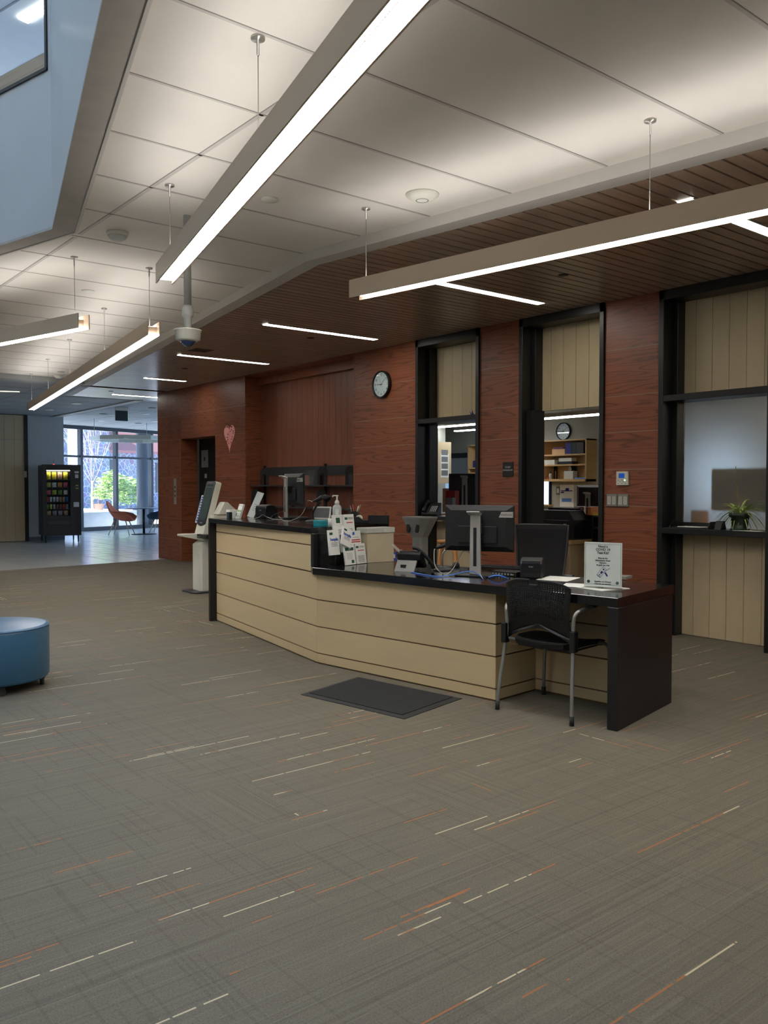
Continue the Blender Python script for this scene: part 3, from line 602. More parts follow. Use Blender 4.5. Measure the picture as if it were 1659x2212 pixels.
b=MB(); b.prism([loc((-7.975,4.10)),loc((-7.925,4.092)),loc((-7.80,4.87)),loc((-7.85,4.88))],0,hi-.048); b.build('end_panel','black_laminate',t,.002,1)
b=MB(); b.prism([loc((-7.81,4.98)),loc((-5.97,4.77)),loc((-5.97,4.80)),loc((-7.81,5.01))],0.01,hi-.05); b.build('back_panel','black_laminate',t)
p=fl(659,1224,.9); b=MB(); b.T=Matrix.Translation((p.x-DX,p.y-DY,0)); 
q=atY(659,1223,3.99); 
t2=A1; fr_=Vector((A1[0]-A0[0],A1[1]-A0[1],0)); 
# small pale sticker on the desk front
tt=.955; sp=Vector(A0+(0,))*(1-tt)+Vector(A1+(0,))*tt
b=MB(); b.T=Matrix.Translation((sp.x-DX,sp.y-DY,.79))@Matrix.Rotation(math.atan2(u1.y,u1.x),4,'Z'); b.loft([[(.017*math.cos(a)*(1 if math.sin(a)<0 else .65),-.001-dy,.026*math.sin(a)) for a in [2*PI*k/16 for k in range(16)]] for dy in (0,.006)]); b.build('badge','cream_plastic',t)
# door mat
t=thing('floor_mat','dark ribbed floor mat in front of the low counter','mat',(-4.38,3.5,0),0)
c4=[(-4.74,3.113),(-3.846,3.265),(-3.985,3.88),(-4.919,3.724)]; cc=(-4.38,3.5)
b=MB(); o4=[(x-cc[0],y-cc[1]) for x,y in c4]; i4=[(x*.9,y*.88) for x,y in o4]
b.loft([[(x,y,.0) for x,y in o4],[(x,y,.004) for x,y in o4],[(x,y,.010) for x,y in i4]]); b.build('border','rubber',t)
b=MB(); b.prism(i4,.0095,.014); b.build('pile','mat_pile',t)

# ---- electronics
def monitor(name,label,p,rz,w_=.54,h_=.33,z0=.17,colh=.44,group=None,back='black_plastic',cz=None,tag_=True):
    t=thing(name,label,'monitor',p,rz,group)
    b=MB(); b.box(-w_/2,w_/2,.03,.045,z0,z0+h_); b.build('bezel',back,t,.003)
    b=MB(); b.box(-w_/2+.015,w_/2-.015,.0451,.047,z0+.015,z0+h_-.015); b.build('screen','screen_black',t)
    b=MB(); b.loft([[(x*w_/2,.03,z0+h_*.5+z*h_/2) for x,z in ((-1,-1),(1,-1),(1,1),(-1,1))],[(x*w_/2*.8,.0,z0+h_*.5+z*h_/2*.78) for x,z in ((-1,-1),(1,-1),(1,1),(-1,1))]])
    b.box(-w_*.28,w_*.28,-.015,0,z0+.06,z0+h_*.55); b.build('back_shell',back,t,.004)
    if tag_:
        b=MB(); b.loft([[(x,-.001+dy,z) for x,z in ((w_*.30,z0+h_-.085),(w_*.49,z0+h_-.085),(w_*.49,z0+h_-.045),(w_*.335,z0+h_-.045))] for dy in (0,.03)]); b.build('brand_plate','silver_bright',t)
        text('ViewSonic',.02,'ink',t,(w_*.405,-.002,z0+h_-.065),name='brand_lettering')
        b=MB()
        for k in range(34): b.slabY([(-w_*.36+k*.0105,z0+h_-.07),(-w_*.36+k*.0105+.005,z0+h_-.07),(-w_*.36+k*.0105+.012,z0+h_-.05),(-w_*.36+k*.0105+.007,z0+h_-.05)],.006,.012)
        b.build('vent_slots','black_matte',t)
    b=MB(); b.box(-.04,.04,-.05,.0,z0+h_*.5-.035,z0+h_*.5+.035); b.build('mount','black_matte',t,.004)
    b=MB(); b.T=Matrix.Translation((0,-.065,0)); cw=.042
    b.slabY([(-cw,.012),(cw,.012),(cw*.85,colh),(-cw*.85,colh)],0,.02); b.build('stand_column','silver',t,.004)
    b=MB(); b.T=Matrix.Translation((0,-.066,0)); b.box(-.012,.012,-.0005,.0,.07,colh*.78); b.build('cable_slot','black_matte',t)
    b=MB(); b.slabX([(-.065,colh-.01),(-.115,colh+.012),(-.115,colh+.022),(-.05,colh+.004)],-.048,.048); b.build('handle','silver_bright',t,.003)
    b=MB(); b.box(-.13,.13,-.13,.10,0,.012); b.build('stand_base','black_plastic',t,.004)
    return t
monitor('computer_monitor','large black monitor seen from behind on the low counter',(-4.275,4.315,lo),R(27),w_=.515)
monitor('computer_monitor','black monitor seen from behind on the high counter',(-7.36,4.72,hi),R(-12),z0=.13,colh=.42)
def cable(name,label,pts,r,m,cat='cable',parent=None):
    b=MB(); b.tube(spline(pts,6),r,6); o=b.build(name,m,parent); return tag(o,label,cat) if parent is None else o
def scanner(label,p,rz,chrome=True,neck=None,tilt=0.):
    t=thing('barcode_scanner',label,'barcode scanner',p,rz)
    b=MB(); b.lathe([(.075,0),(.078,.006),(.06,.016),(.02,.022),(.001,.022)],n=28); b.build('base','dark_plastic' ,t)
    b=MB(); b.tube(spline([(0,0,.02),(-.005,0,.07),(.0,0,.13),(.03,0,.165)] if chrome else [(0,0,.02),(-.005,0,.08),(.03,0,.14),(.08,0,.18)],5),.006 if chrome else .009,10); b.build('neck','chrome' if chrome else 'black_matte',t)
    hx=.04 if chrome else .09; hz=.19 if chrome else .21
    b=MB(); b.tube([(hx-.09,0,hz-.02),(hx-.04,0,hz-.005),(hx,0,hz+.015),(hx+.035,0,hz+.02)],[.014,.02,.026,.03],12,flat=.8); b.build('handle','black_plastic',t)
    b=MB(); b.tube([(hx+.03,0,hz+.022),(hx+.075,0,hz+.004),(hx+.08,0,hz+.0)],[.034,.044,.03],14,flat=.75); b.build('head','black_matte',t)
    return t
p=fl(957,1232,lo); scanner('black handheld scanner on a chrome stand left of the big monitor',p,R(50)); 
a=R(50); cable('scanner_cable','grey cable looping from the scanner on the low counter',[p+Vector((-.06*math.cos(a),-.06*math.sin(a),.16)),fl(938,1190,.93),fl(940,1222,.83),fl(958,1240,.772),fl(975,1233,.79),fl(992,1205,.87),fl(1003,1190,.93),fl(1022,1202,.89),fl(1032,1230,.80),fl(1043,1250,.77)],.0032,'grey_cable')
cable('network_cable','bright blue cable lying along the low counter edge',[fl(888,1236,.766),fl(915,1241,.767),fl(945,1245,.767),fl(975,1242,.775),fl(1000,1236,.79),fl(1020,1234,.80),fl(1034,1241,.785),fl(1044,1251,.767)],.0032,'blue_cable')
cable('network_cable','blue cable bundle in front of the small black computer',[fl(1056,1247,.77),fl(1075,1243,.79),fl(1095,1249,.768)],.006,'blue_cable')
cable('power_cable','black cable hanging by the big monitor column',[fl(1050,1251,.768),fl(1040,1240,.775),fl(1030,1215,.83),fl(1024,1195,.89),fl(1036,1197,.88),fl(1052,1200,.87)],.003,'black_cable')
cable('power_cable','thin red cable running from the blue outlet towards the pedestal',[atY(853,1200,6.935),atY(868,1218,6.6),atY(885,1190,6.1),atY(897,1163,5.63)],.003,'red_cable')
# desk phone on low counter
def phone(label,p,rz,s=1.):
    t=thing('desk_phone',label,'telephone',p,rz)
    b=MB(); b.slabX([(-.10,.0),(-.03,.0),(.06,.09),(.02,.115),(-.0,.08)],-.075,.075); b.build('stand','grey_metal' if s>0 else 'black_plastic',t,.003)
    b=MB(); b.T=Matrix.Rotation(R(48 if s>0 else 40),4,'X'); b.box(-.10,.10,-.02,.20,.035,.06); b.build('body','black_plastic',t,.006)
    b=MB(); b.T=Matrix.Rotation(R(48 if s>0 else 40),4,'X'); b.tube([(-.075,.0,.085),(-.075,.02,.1),(-.075,.08,.105),(-.075,.14,.1),(-.075,.18,.085)],[.022,.024,.016,.024,.022],12); b.build('handset','black_plastic',t)
    b=MB(); b.T=Matrix.Rotation(R(48 if s>0 else 40),4,'X')
    for i in range(4):
        for j in range(5): b.box(.0+i*.022,.012+i*.022,.01+j*.022,.019+j*.022,.06,.0625)
    b.build('keypad','paper_grey',t); return t
t=thing('desk_phone','black desk phone seen from behind on the low counter','telephone',fl(885,1233,lo),R(25))
b=MB(); b.slabX([(-.085,.0),(-.075,.0),(-.01,.075),(.05,.085),(.05,.095),(-.02,.088)],-.09,.07); b.build('stand','grey_metal',t,.002)
b=MB(); b.box(-.045,-.005,-.068,-.03,.028,.05); b.build('stand_slot','black_matte',t)
b=MB(); b.slabX([(-.03,.085),(.06,.02),(.085,.02),(.10,.03),(.02,.15),(-.02,.15),(-.035,.13)],-.09,.10); b.build('body','black_plastic',t,.006)
b=MB(); b.tube(spline([(.03,-.01,.175),(.06,.0,.17),(.11,.03,.12),(.15,.06,.06),(.165,.075,.02)],4),[.022]*4+[.018]*9+[.022]*4,12,flat=.7); b.build('handset','black_plastic',t)
b=MB(); b.box(-.10,-.085,-.04,.06,.15,.152); b.T=Matrix.Translation((-.08,-.02,.145))@Matrix.Rotation(R(40),4,'Y'); b.box(-.075,.01,-.02,.03,0,.004); b.build('display','silver_bright',t)
# receipt printer, mini computer, papers
def printer(label,p,rz,s=1.):
    t=thing('receipt_printer',label,'printer',p,rz)
    b=MB(); b.slabX([(-.09,.0),(.10,.0),(.105,.08),(.07,.125),(-.0,.14),(-.075,.13),(-.09,.10)],-.075,.075); b.build('body','black_plastic',t,.008,3)
    b=MB(); b.box(-.062,.062,-.094,-.088,.10,.125); b.build('paper_cover','dark_plastic',t,.003)
    b=MB(); b.box(-.055,.055,-.0935,-.088,.01,.035); b.build('port_recess','black_matte',t)
    text('star',.022,'silver_bright',t,(0,-.0925,.083)); return t
printer('black receipt printer on the right half of the low counter',fl(1150,1247,lo),R(35))
printer('black receipt printer on the high counter left of its monitor',fl(575,1118.5,hi),R(18))
t=thing('mini_computer','flat black network box between monitor and receipt printer','computer',fl(1095,1243,lo),R(15)); b=MB(); b.box(-.10,.10,-.05,.10,0,.032); b.build('case','black_plastic',t,.003); b=MB()
for k in range(7): b.box(-.09+k*.024,-.078+k*.024,-.052,-.05,.008,.02)
b.build('ports','silver',t); b=MB(); b.box(.07,.078,-.0525,-.05,.01,.016); b.build('indicator','yellow',t)
t=thing('computer_keyboard','black keyboard behind the big monitor on the low counter','keyboard',fl(1090,1229,lo),R(20)); b=MB(); b.box(-.2,.2,-.06,.07,0,.018); b.build('tray','black_plastic',t,.004); b=MB()
for i in range(14):
    for j in range(4): b.box(-.19+i*.027,-.168+i*.027,-.05+j*.028,-.028+j*.028,.018,.025)
b.build('keys','dark_plastic',t)
t=thing('computer_mouse','black mouse beside the scanner stand on the low counter','mouse',fl(985,1224,lo),R(40)); b=MB(); b.loft([[(.03*s_*math.cos(a),.05*s_*math.sin(a),z) for a in [2*PI*k/14 for k in range(14)]] for s_,z in ((1,0),(1,.012),(.8,.028),(.35,.036))],smooth=True); b.build('shell','black_plastic',t); b=MB(); b.cyl((-.004,.025,.032),(.004,.025,.032),.006,n=10); b.build('wheel','dark_plastic',t)
def sheet(name,label,p,rz,w_,d_,m='paper',h=.001,cat='paper'):
    b=MB(); b.box(-w_/2,w_/2,-d_/2,d_/2,0,h); return tag(b.build(name,m,loc=p,rz=rz),label,cat)
sheet('paper_sheet','white sheet lying beside the receipt printer on the low counter',fl(1206,1250,lo),R(20),.22,.28)
sheet('paper_sheet','loose white sheets stacked under the test kit sign',fl(1292,1269,lo),R(-8),.30,.24,h=.003)
sheet('paper_sheet','tilted white sheet lying on top beside the test kit sign',fl(1262,1265,lo+.003),R(30),.26,.2,h=.001)
sheet('document_tray','flat pale plastic tray at the rear right of the low counter',fl(1344,1249,lo),R(14),.10,.12,'grey_metal',.018,'tray')
# test kit sign
pl=fl(1262,1268,lo+.004); pr_=fl(1343,1274,lo+.004); d_=pr_-pl; t=thing('sign_holder','upright sign about COVID 19 test kits in a clear holder','sign',(pl+pr_)/2,math.atan2(d_.y,d_.x))
W_=d_.length; Hh=.275*W_/.215
Hh=.285
b=MB(); b.box(-W_/2,W_/2,0,.003,.012,Hh); b.build('poster','paper',t)
b=MB(); b.box(-W_/2-.002,W_/2+.002,-.0035,-.0015,.0,Hh+.002); b.box(-W_/2-.002,W_/2+.002,.0045,.006,.0,Hh+.002); b.box(-W_/2,W_/2,-.05,.05,.0,.003); b.build('clear_holder','acrylic',t)
b=MB(); 
for x0,x1,z0,z1 in ((-W_/2+.007,W_/2-.007,Hh-.012,Hh-.0105),(-W_/2+.007,W_/2-.007,.022,.0235),(-W_/2+.007,-W_/2+.0085,.022,Hh-.011),(W_/2-.0085,W_/2-.007,.022,Hh-.011)): b.box(x0,x1,-.0008,0,z0,z1)
b.build('border','ink_grey',t)
for s_,rl,sz in (('Need a',.09,.021),('COVID 19',.16,.021),('Test Kit?',.23,.021)): text(s_,sz,'ink',t,(0,-.0008,Hh*(1-rl)),name='headline_lettering',bold=.0004)
for s_,rl,sz in (('Stop by the',.345,.0135),('Information Desk',.395,.0135),('Upstairs',.445,.0135),('to pick up a kit',.495,.0135),('Supplies are limited.',.855,.0135),('One kit per person',.905,.0135)): text(s_,sz,'ink',t,(0,-.0008,Hh*(1-rl)),name='text_lettering',bold=.0002)
b=MB(); b.T=Matrix.Translation((-.008,-.0008,.1))@Matrix.Rotation(R(37),4,'Y')
for x0,x1,z0,z1 in ((-.014,-.0125,-.034,.034),(.0125,.014,-.034,.034),(-.014,.014,.0325,.034),(-.014,.014,-.034,-.030),(-.005,.005,-.01,.008),(-.006,.006,.018,.026),(-.004,.004,-.025,-.018)): b.box(x0,x1,-.0006,0,z0,z1)
b.T=Matrix.Translation((.016,-.0008,.108))@Matrix.Rotation(R(58),4,'Y'); b.box(-.0012,.0012,-.0006,0,-.034,.036)
b.T=Matrix.Translation((.022,-.0008,.088))@Matrix.Rotation(R(-35),4,'Y'); b.box(-.005,.005,-.0006,0,-.014,.014)
b.build('test_kit_drawing','ink_blue',t)
b=MB(); b.loft([[(-W_/2+.028+.010*math.cos(a),y,.038+.010*math.sin(a)) for a in [2*PI*k/20 for k in range(20)]] for y in (-.0009,0)]); b.build('green_logo','logo_green',t)
b=MB(); b.loft([[(W_/2-.028+.010*math.cos(a),y,.038+.010*math.sin(a)) for a in [2*PI*k/20 for k in range(20)]] for y in (-.0009,0)]); b.build('grey_logo','ink_grey',t)
# beige file box with clear lid box
pa=fl(794,1216.3,lo); pb=fl(850.8,1212.7,lo); d_=pb-pa; az_=math.atan2(d_.y,d_.x); L=d_.length
t=thing('storage_box','plain beige cardboard box on the low counter','box',pa,az_)
b=MB(); b.box(0,L,0,.12,0,.245); b.build('carton','box_beige',t,.002,1)
t=thing('plastic_case','translucent plastic document case lying on the beige box','plastic case',(pa.x,pa.y,lo+.2455),az_)
b=MB(); b.box(-.02,L+.005,-.01,.14,0,.045); b.build('case','box_lid',t,.006); b=MB(); b.loft([[(L*.62+.014*math.cos(a),y,.02+.014*math.sin(a)) for a in [2*PI*k/16 for k in range(16)]] for y in (-.013,-.009)]); b.build('button','white_plastic',t)
# brochure holder
pa=fl(697,1227.5,lo); pb=fl(794,1218,lo); d_=pb-pa
pf=fl(720,1225.4,lo); pb=fl(792.6,1216.3,lo); d2=pb-pf; az_=math.atan2(d2.y,d2.x); L=d2.length
t=thing('brochure_holder','clear acrylic tiered rack full of leaflets on the low counter','brochure rack',pf,az_)
b=MB(); T3=.0025
for x in (0,L*.33,L*.66,L-.002):
    pr3=[(0,0),(0,.07),(.05,.13),(.05,.19),(.11,.27),(.16,.27),(.17,0)]
    b.slabX(pr3,x,x+.002)
for k,(y,z) in enumerate(((0.0,.0),(.05,.10),(.10,.20))): b.box(0,L,y,y+.002,z,z+.06); b.box(0,L,y,y+.05,z,z+.002); b.box(0,L,y+.05,y+.052,z,z+.12)
b.build('rack','acrylic',t)
RT_=Matrix.Rotation(az_,3,'Z')
def leaflet(label,x,y,z,w_,h_,tilt,style,roll=0.,name='brochure'):
    p=Vector(pf)+RT_@Vector((x,y,z)); t=thing(name,label,'leaflet',p,az_,'leaflets in the acrylic rack'); T=Matrix.Rotation(-tilt,4,'X')@Matrix.Rotation(roll,4,'Y')
    b=MB(); b.T=T; b.box(-w_/2,w_/2,0,.014,0,h_); b.build('paper_stack','paper',t)
    def mk(nm,rects,m):
        b=MB(); b.T=T
        for x0,x1,z0,z1 in rects: b.box(x0*w_,x1*w_,-.0008,0,z0*h_,z1*h_)
        b.build(nm,m,t)
    lines=[(-.35,.3,.08+.05*k,.10+.05*k) for k in range(7)]
    if style=='logo': mk('logo',[(-.2,.2,.66,.88)],'logo_green'); mk('print',[(-.42,.42,.93,.935),(-.42,.42,.58,.585),(-.42,-.415,.58,.93),(.415,.42,.58,.93)]+lines[2:9],'ink_grey')
    if style=='list': mk('logo',[(-.45,-.18,.78,.88)],'logo_green'); mk('print',[(-.1,.4,.80,.82),(-.1,.4,.85,.87)]+lines,'ink_grey'); mk('red_heading',[(-.3,.35,.64,.68)],'flyer_red')
    if style=='hoopla': mk('logo',[(-.4,-.1,.80,.9)],'logo_green'); text('hoopla',.034,'hoopla_blue',t,tuple(T@Vector((.0,-.001,h_*.62))),rot=tuple((T@Matrix.Rotation(PI/2,4,'X')).to_euler()),name='lettering',bold=.0012); mk('print',[(-.3,.3,.35,.37),(-.3,.3,.41,.43),(-.3,.3,.47,.49)],'ink_grey')
    if style=='libby': mk('band',[(-.5,.5,.62,.88)],'maroon'); text('Libby',.026,'paper',t,tuple(T@Vector((.0,-.0015,h_*.75))),rot=tuple((T@Matrix.Rotation(PI/2,4,'X')).to_euler()),bold=.0008); mk('print',lines[3:7],'ink_grey')
    if style=='red': mk('red_heading',[(-.42,.4,.52,.58),(-.45,.42,.42,.48)],'flyer_red'); mk('badge',[(-.35,-.1,.8,.95)],'hoopla_blue'); mk('print',[(-.3,.3,.66,.68)],'ink_grey')
    if style=='green': mk('band',[(-.42,.42,.74,.9)],'logo_green'); mk('logo',[(.1,.35,.08,.24)],'logo_green'); text('HELP',.014,'paper',t,tuple(T@Vector((0,-.0015,h_*.82))),rot=tuple((T@Matrix.Rotation(PI/2,4,'X')).to_euler())); mk('print',[(-.3,.25,.3+.05*k,.31+.05*k) for k in range(7)],'ink_grey')
    return t
leaflet('leaflets with a big green logo in the top row of the acrylic rack',.215,.105,.205,.13,.20,.12,'logo')
leaflet('leaflets with a red heading in the top row of the acrylic rack',.365,.105,.205,.13,.20,.12,'list')
leaflet('upright white leaflets behind the slipping blue lettered one',.075,.04,.09,.13,.20,.1,'hoopla')
leaflet('slipping leaflet with blue lettering at the left of the rack',.15,-.01,.16,.12,.15,.15,'hoopla',roll=R(22))
leaflet('leaflets with a maroon band in the middle row of the rack',.222,.045,.105,.125,.16,.12,'libby')
leaflet('flyer with red lettering in the middle row of the rack',.37,.045,.105,.14,.165,.12,'red')
leaflet('leaflets with a green band in the bottom row of the rack',.215,-.012,.004,.13,.155,.16,'green')
leaflet('plain text leaflets at the bottom right of the rack',.365,-.012,.004,.13,.165,.16,'list')
t=thing('sticky_note_box','small teal box at the corner of the high counter','box',fl(706,1137,hi)+Vector((-.06,-.03,0)),R(15)); b=MB(); b.box(-.045,.045,-.03,.05,0,.028); b.build('box','teal',t,.002); b=MB(); b.box(-.046,.046,-.031,.051,.028,.05); b.build('lid','teal',t,.004)
# high counter items
t=thing('sanitizer_bottle','tall hand sanitizer pump bottle on the high counter','bottle',fl(728,1131,hi),R(20))
b=MB(); b.loft([[(r*math.cos(a),r*.75*math.sin(a),z) for a in [2*PI*k/20 for k in range(20)]] for r,z in ((.04,0),(.043,.01),(.043,.14),(.036,.158),(.018,.172),(.016,.175))],smooth=True); b.build('bottle_body','paper_grey',t)
b=MB(); b.lathe([(.021,.172),(.021,.192),(.014,.205),(.006,.212),(.006,.245)],n=18); b.build('pump','white_plastic',t)
b=MB(); b.box(-.045,.012,-.008,.008,.243,.253); b.box(-.05,-.042,-.005,.005,.235,.248); b.build('nozzle','white_plastic',t,.003)
b=MB(); b.box(.006,.038,-.034,-.026,.03,.13); b.build('label_sticker','paper',t)
t=thing('pen_cup','black mesh pen cup with pens on the high counter','pen cup',fl(765,1128,hi),0); b=MB(); b.lathe([(.042,0),(.045,.003),(.047,.1),(.043,.1),(.041,.006)],n=24,caps=True); b.build('cup','black_matte',t)
for i,(x,y,dx,m_) in enumerate(((-.02,0,-.04,'silver'),(-.005,.01,-.03,'flyer_red'),(.02,0,.045,'silver_bright'),(.03,.01,.05,'silver'))):
    b=MB(); b.cyl((x*.3,y,.01),(x+dx,y,.15+.01*(i%2)),.004,n=8); o=b.build('pen',m_,loc=t.location); tag(o,['grey pen leaning left in the mesh cup','red pen in the mesh cup','silver pen leaning right in the mesh cup','grey pen at the right of the mesh cup'][i],'pen','pens in the mesh cup')
p=fl(800,1131,hi); t=thing('tape_dispenser','black tape dispenser on the high counter by the beige box','tape dispenser',(p.x-.1,p.y-.0,hi),R(35))
b=MB(); b.slabY([(-.08,0),(.08,0),(.085,.05),(.05,.03),(.0,.03),(-.04,.06),(-.07,.055)],-.025,.025); b.build('body','black_plastic',t,.004); b=MB(); b.T=Matrix.Translation((-.04,0,.045)); b.loft([[(.028*math.cos(a),y,.028*math.sin(a)) for a in [2*PI*k/20 for k in range(20)]] for y in (-.012,.012)],smooth=True); b.build('tape_roll','cream_plastic',t)
b=MB(); b.box(-.09,.09,0,.05,0,.075); tag(b.build('desk_organizer','black_plastic',loc=(p.x+.08,p.y+.02,hi),rz=R(35)),'small black organizer box behind the tape dispenser','organizer')
t=thing('paper_roll','white paper roll standing behind the teal box','paper roll',fl(717,1134,hi)); b=MB(); b.lathe([(.014,0),(.034,0),(.034,.055),(.014,.055)],n=22); b.build('roll','paper',t)
p=fl(677,1127,hi); scanner('black handheld scanner on a black gooseneck on the high counter',p,R(20),False)
a=R(20); cable('scanner_cable','pale cable curving down from the high counter scanner',[p+Vector((.0*math.cos(a),.0,.185)),fl(664,1082,1.25),fl(658,1100,1.16),fl(648,1115,1.10),fl(628,1124.5,1.073),fl(612,1124,1.072),fl(602,1115,1.10)],.003,'grey_cable')
cable('power_cable','pale cable tangle in front of the high counter printer',[fl(547,1121,hi+.004),fl(560,1117,hi+.02),fl(567,1112,hi+.05),fl(577,1117,hi+.02),fl(590,1121,hi+.004),fl(610,1122,hi+.004)],.003,'grey_cable')
cable('power_cable','black cable drooping under the high counter monitor',[fl(619,1075,1.27),fl(619,1090,1.2),fl(610,1104,1.15),fl(590,1113,1.1),fl(585,1121,hi+.004)],.003,'black_cable')
p=fl(693,1121.5,hi); t=thing('small_tablet','white framed tablet standing on the high counter','tablet',p,R(25)); b=MB(); b.T=Matrix.Rotation(R(-12),4,'X'); b.box(-.105,.105,0,.012,.0,.13); b.build('frame','white_plastic',t,.005); b=MB(); b.T=Matrix.Rotation(R(-12),4,'X'); b.box(-.09,.09,-.001,0,.014,.115); b.build('screen','ink_grey',t)
t=thing('computer_keyboard','black keyboard lying on the high counter beside the monitor','keyboard',fl(640,1121,hi),R(-10)); b=MB(); b.box(-.2,.2,-.05,.06,0,.02); b.build('tray','black_plastic',t,.004); b=MB()
for i in range(13): b.box(-.19+i*.029,-.168+i*.029,-.04,.05,.02,.026)
b.build('keys','dark_plastic',t)
# leaflets at the left end of the high counter
p=fl(512,1119.5,hi); t=thing('brochure_holder','small acrylic holder with green printed leaflets on the high counter','brochure rack',p,R(-8))
b=MB(); b.T=Matrix.Rotation(R(-18),4,'X'); b.box(-.055,.055,.0,.02,.0,.155); b.build('leaflets','paper',t)
b=MB(); b.T=Matrix.Rotation(R(-18),4,'X'); b.box(-.06,.06,-.003,-.001,0,.06); b.box(-.06,.06,.022,.025,0,.2); b.box(-.06,-.058,0,.022,0,.09); b.box(.058,.06,0,.022,0,.09); b.build('acrylic','acrylic',t)
b=MB(); b.T=Matrix.Rotation(R(-18),4,'X'); b.box(-.045,-.005,-.001,0,.07,.09); b.box(.008,.045,-.001,0,.07,.09); b.build('green_blocks','bright_green',t)
b=MB(); b.T=Matrix.Rotation(R(-18),4,'X'); b.box(-.05,-.03,-.0038,-.003,.03,.055); b.box(-.05,.04,-.0038,-.003,.022,.027); b.box(-.03,-.02,-.001,0,.13,.142); b.box(.02,.03,-.001,0,.13,.142); b.build('logo','logo_green',t)
p=fl(505,1118,hi); q=p+Vector((.03,.18,0)); t=thing('sign_holder','slanted acrylic sign behind the green leaflets','sign',q,R(0))
b=MB(); b.T=Matrix.Rotation(R(-22),4,'X')@Matrix.Rotation(R(8),4,'Y'); b.box(-.075,.075,0,.003,0,.29); b.build('poster','paper_grey',t)
b=MB(); b.T=Matrix.Rotation(R(-22),4,'X')@Matrix.Rotation(R(8),4,'Y'); b.box(-.078,.078,-.003,-.001,0,.295); b.build('clear_holder','acrylic',t)
b=MB(); b.T=Matrix.Rotation(R(-22),4,'X')@Matrix.Rotation(R(8),4,'Y')
for k in range(4): b.box(-.03,.03,-.0008,0,.08+k*.022,.086+k*.022)
b.build('print','ink_grey',t)
t=thing('card_holder','small black framed card holder at the left end of the high counter','card holder',fl(493,1120,hi),R(-5)); b=MB(); b.box(-.035,.035,-.004,.03,0,.065); b.build('frame','black_plastic',t,.002); b=MB(); b.box(-.028,.028,-.0055,-.004,.008,.055); b.build('card','column_grey',t)
sheet('paper_stack','pale note tray behind the small black card holder',fl(501,1118.6,hi),R(-8),.12,.08,'paper',.085,'paper')

# ================================================================== KIOSK
kp=fl(420,1279); kp=Vector((-10.24,5.22,0)); t=thing('self_checkout_kiosk','white self checkout kiosk with a tall leaning touch screen','kiosk',kp,R(-4))
b=MB(); b.prism([(-.17,-.26),(.18,-.26),(.22,-.22),(.22,.22),(-.2,.22),(-.2,-.22)],0,.02); b.build('base_plate','dark_plastic',t,.004)
b=MB(); b.prism([(-.12,-.13),(.11,-.13),(.14,-.10),(.14,.14),(-.12,.14)],.02,.63); b.loft([[(-.12,-.13,.63),(.14,-.13,.63),(.14,.14,.63),(-.12,.14,.63)],[(-.10,-.06,.68),(.12,-.06,.68),(.12,.14,.68),(-.10,.14,.68)],[(-.12,-.14,.74),(.14,-.14,.74),(.14,.14,.74),(-.12,.14,.74)]]); b.build('pedestal','cream_plastic',t,.004)
b=MB(); b.slabX([(-.34,.745),(-.10,.69),(.1,.70),(.1,.77),(-.34,.77)],-.13,.03); b.build('tray','cream_plastic',t,.004)
b=MB(); b.slabX([(-.13,.72),(.2,.66),(.2,.77),(-.13,.77)],.031,.34); b.build('scan_tray','black_plastic',t,.003)
HT=Matrix.Translation((0,-.09,.77))@Matrix.Rotation(R(-15),4,'X')
def rr(w_,z0,z1,r,bot=0.):
    pts=[]
    for cx,cz,a0 in ((w_-r,z1-r,0),(-w_+r,z1-r,90)):
        for k in range(5): a=R(a0+k*22.5); pts.append((cx+r*math.cos(a),cz+r*math.sin(a)))
    n=8
    for k in range(n+1): x=-w_+2*w_*k/n; pts.append((x,z0-bot*(1-(x/w_)**2)))
    return pts
b=MB(); b.T=HT; b.slabY(rr(.145,0,.72,.03),0,.085); b.build('screen_housing','cream_plastic',t,.004)
b=MB(); b.T=HT; b.slabY(rr(.143,.14,.718,.03,.035),-.006,.002); b.build('bezel','dark_plastic',t,.002)
b=MB(); b.T=HT; b.box(-.105,.105,-.0075,-.005,.19,.63); b.box(-.105,.105,-.0075,-.005,.645,.675); b.build('screen','screen_dark',t)
b=MB(); b.T=HT; b.box(-.04,.04,-.008,-.006,.142,.152); b.box(-.05,-.03,-.008,-.006,.698,.702); b.box(-.01,.01,-.008,-.006,.698,.702); b.box(.03,.05,-.008,-.006,.698,.702); b.build('brand_plate','silver_bright',t)
b=MB(); b.T=HT; b.box(-.28,-.155,.03,.034,.16,.52); b.build('side_sign','hoopla_blue',t)
b=MB(); b.T=HT; b.box(-.285,-.155,.028,.035,.15,.165); b.box(-.285,-.155,.028,.035,.515,.53); b.box(-.285,-.275,.028,.035,.15,.53)
for k in range(9): b.box(-.26,-.19+.03*((k*7)%3-1),.0285,.03,.19+k*.036,.205+k*.036)
b.build('sign_lettering','paper',t)
b=MB(); b.slabX([(.04,1.03),(.06,1.05),(.14,1.19),(.18,1.19),(.32,1.07),(.30,1.03)],.15,.32) ; b.build('receipt_box','cream_plastic',t,.004)
b=MB(); b.box(.15,.30,.0,.2,.80,1.02); b.build('reader_body','cream_plastic',t,.004)

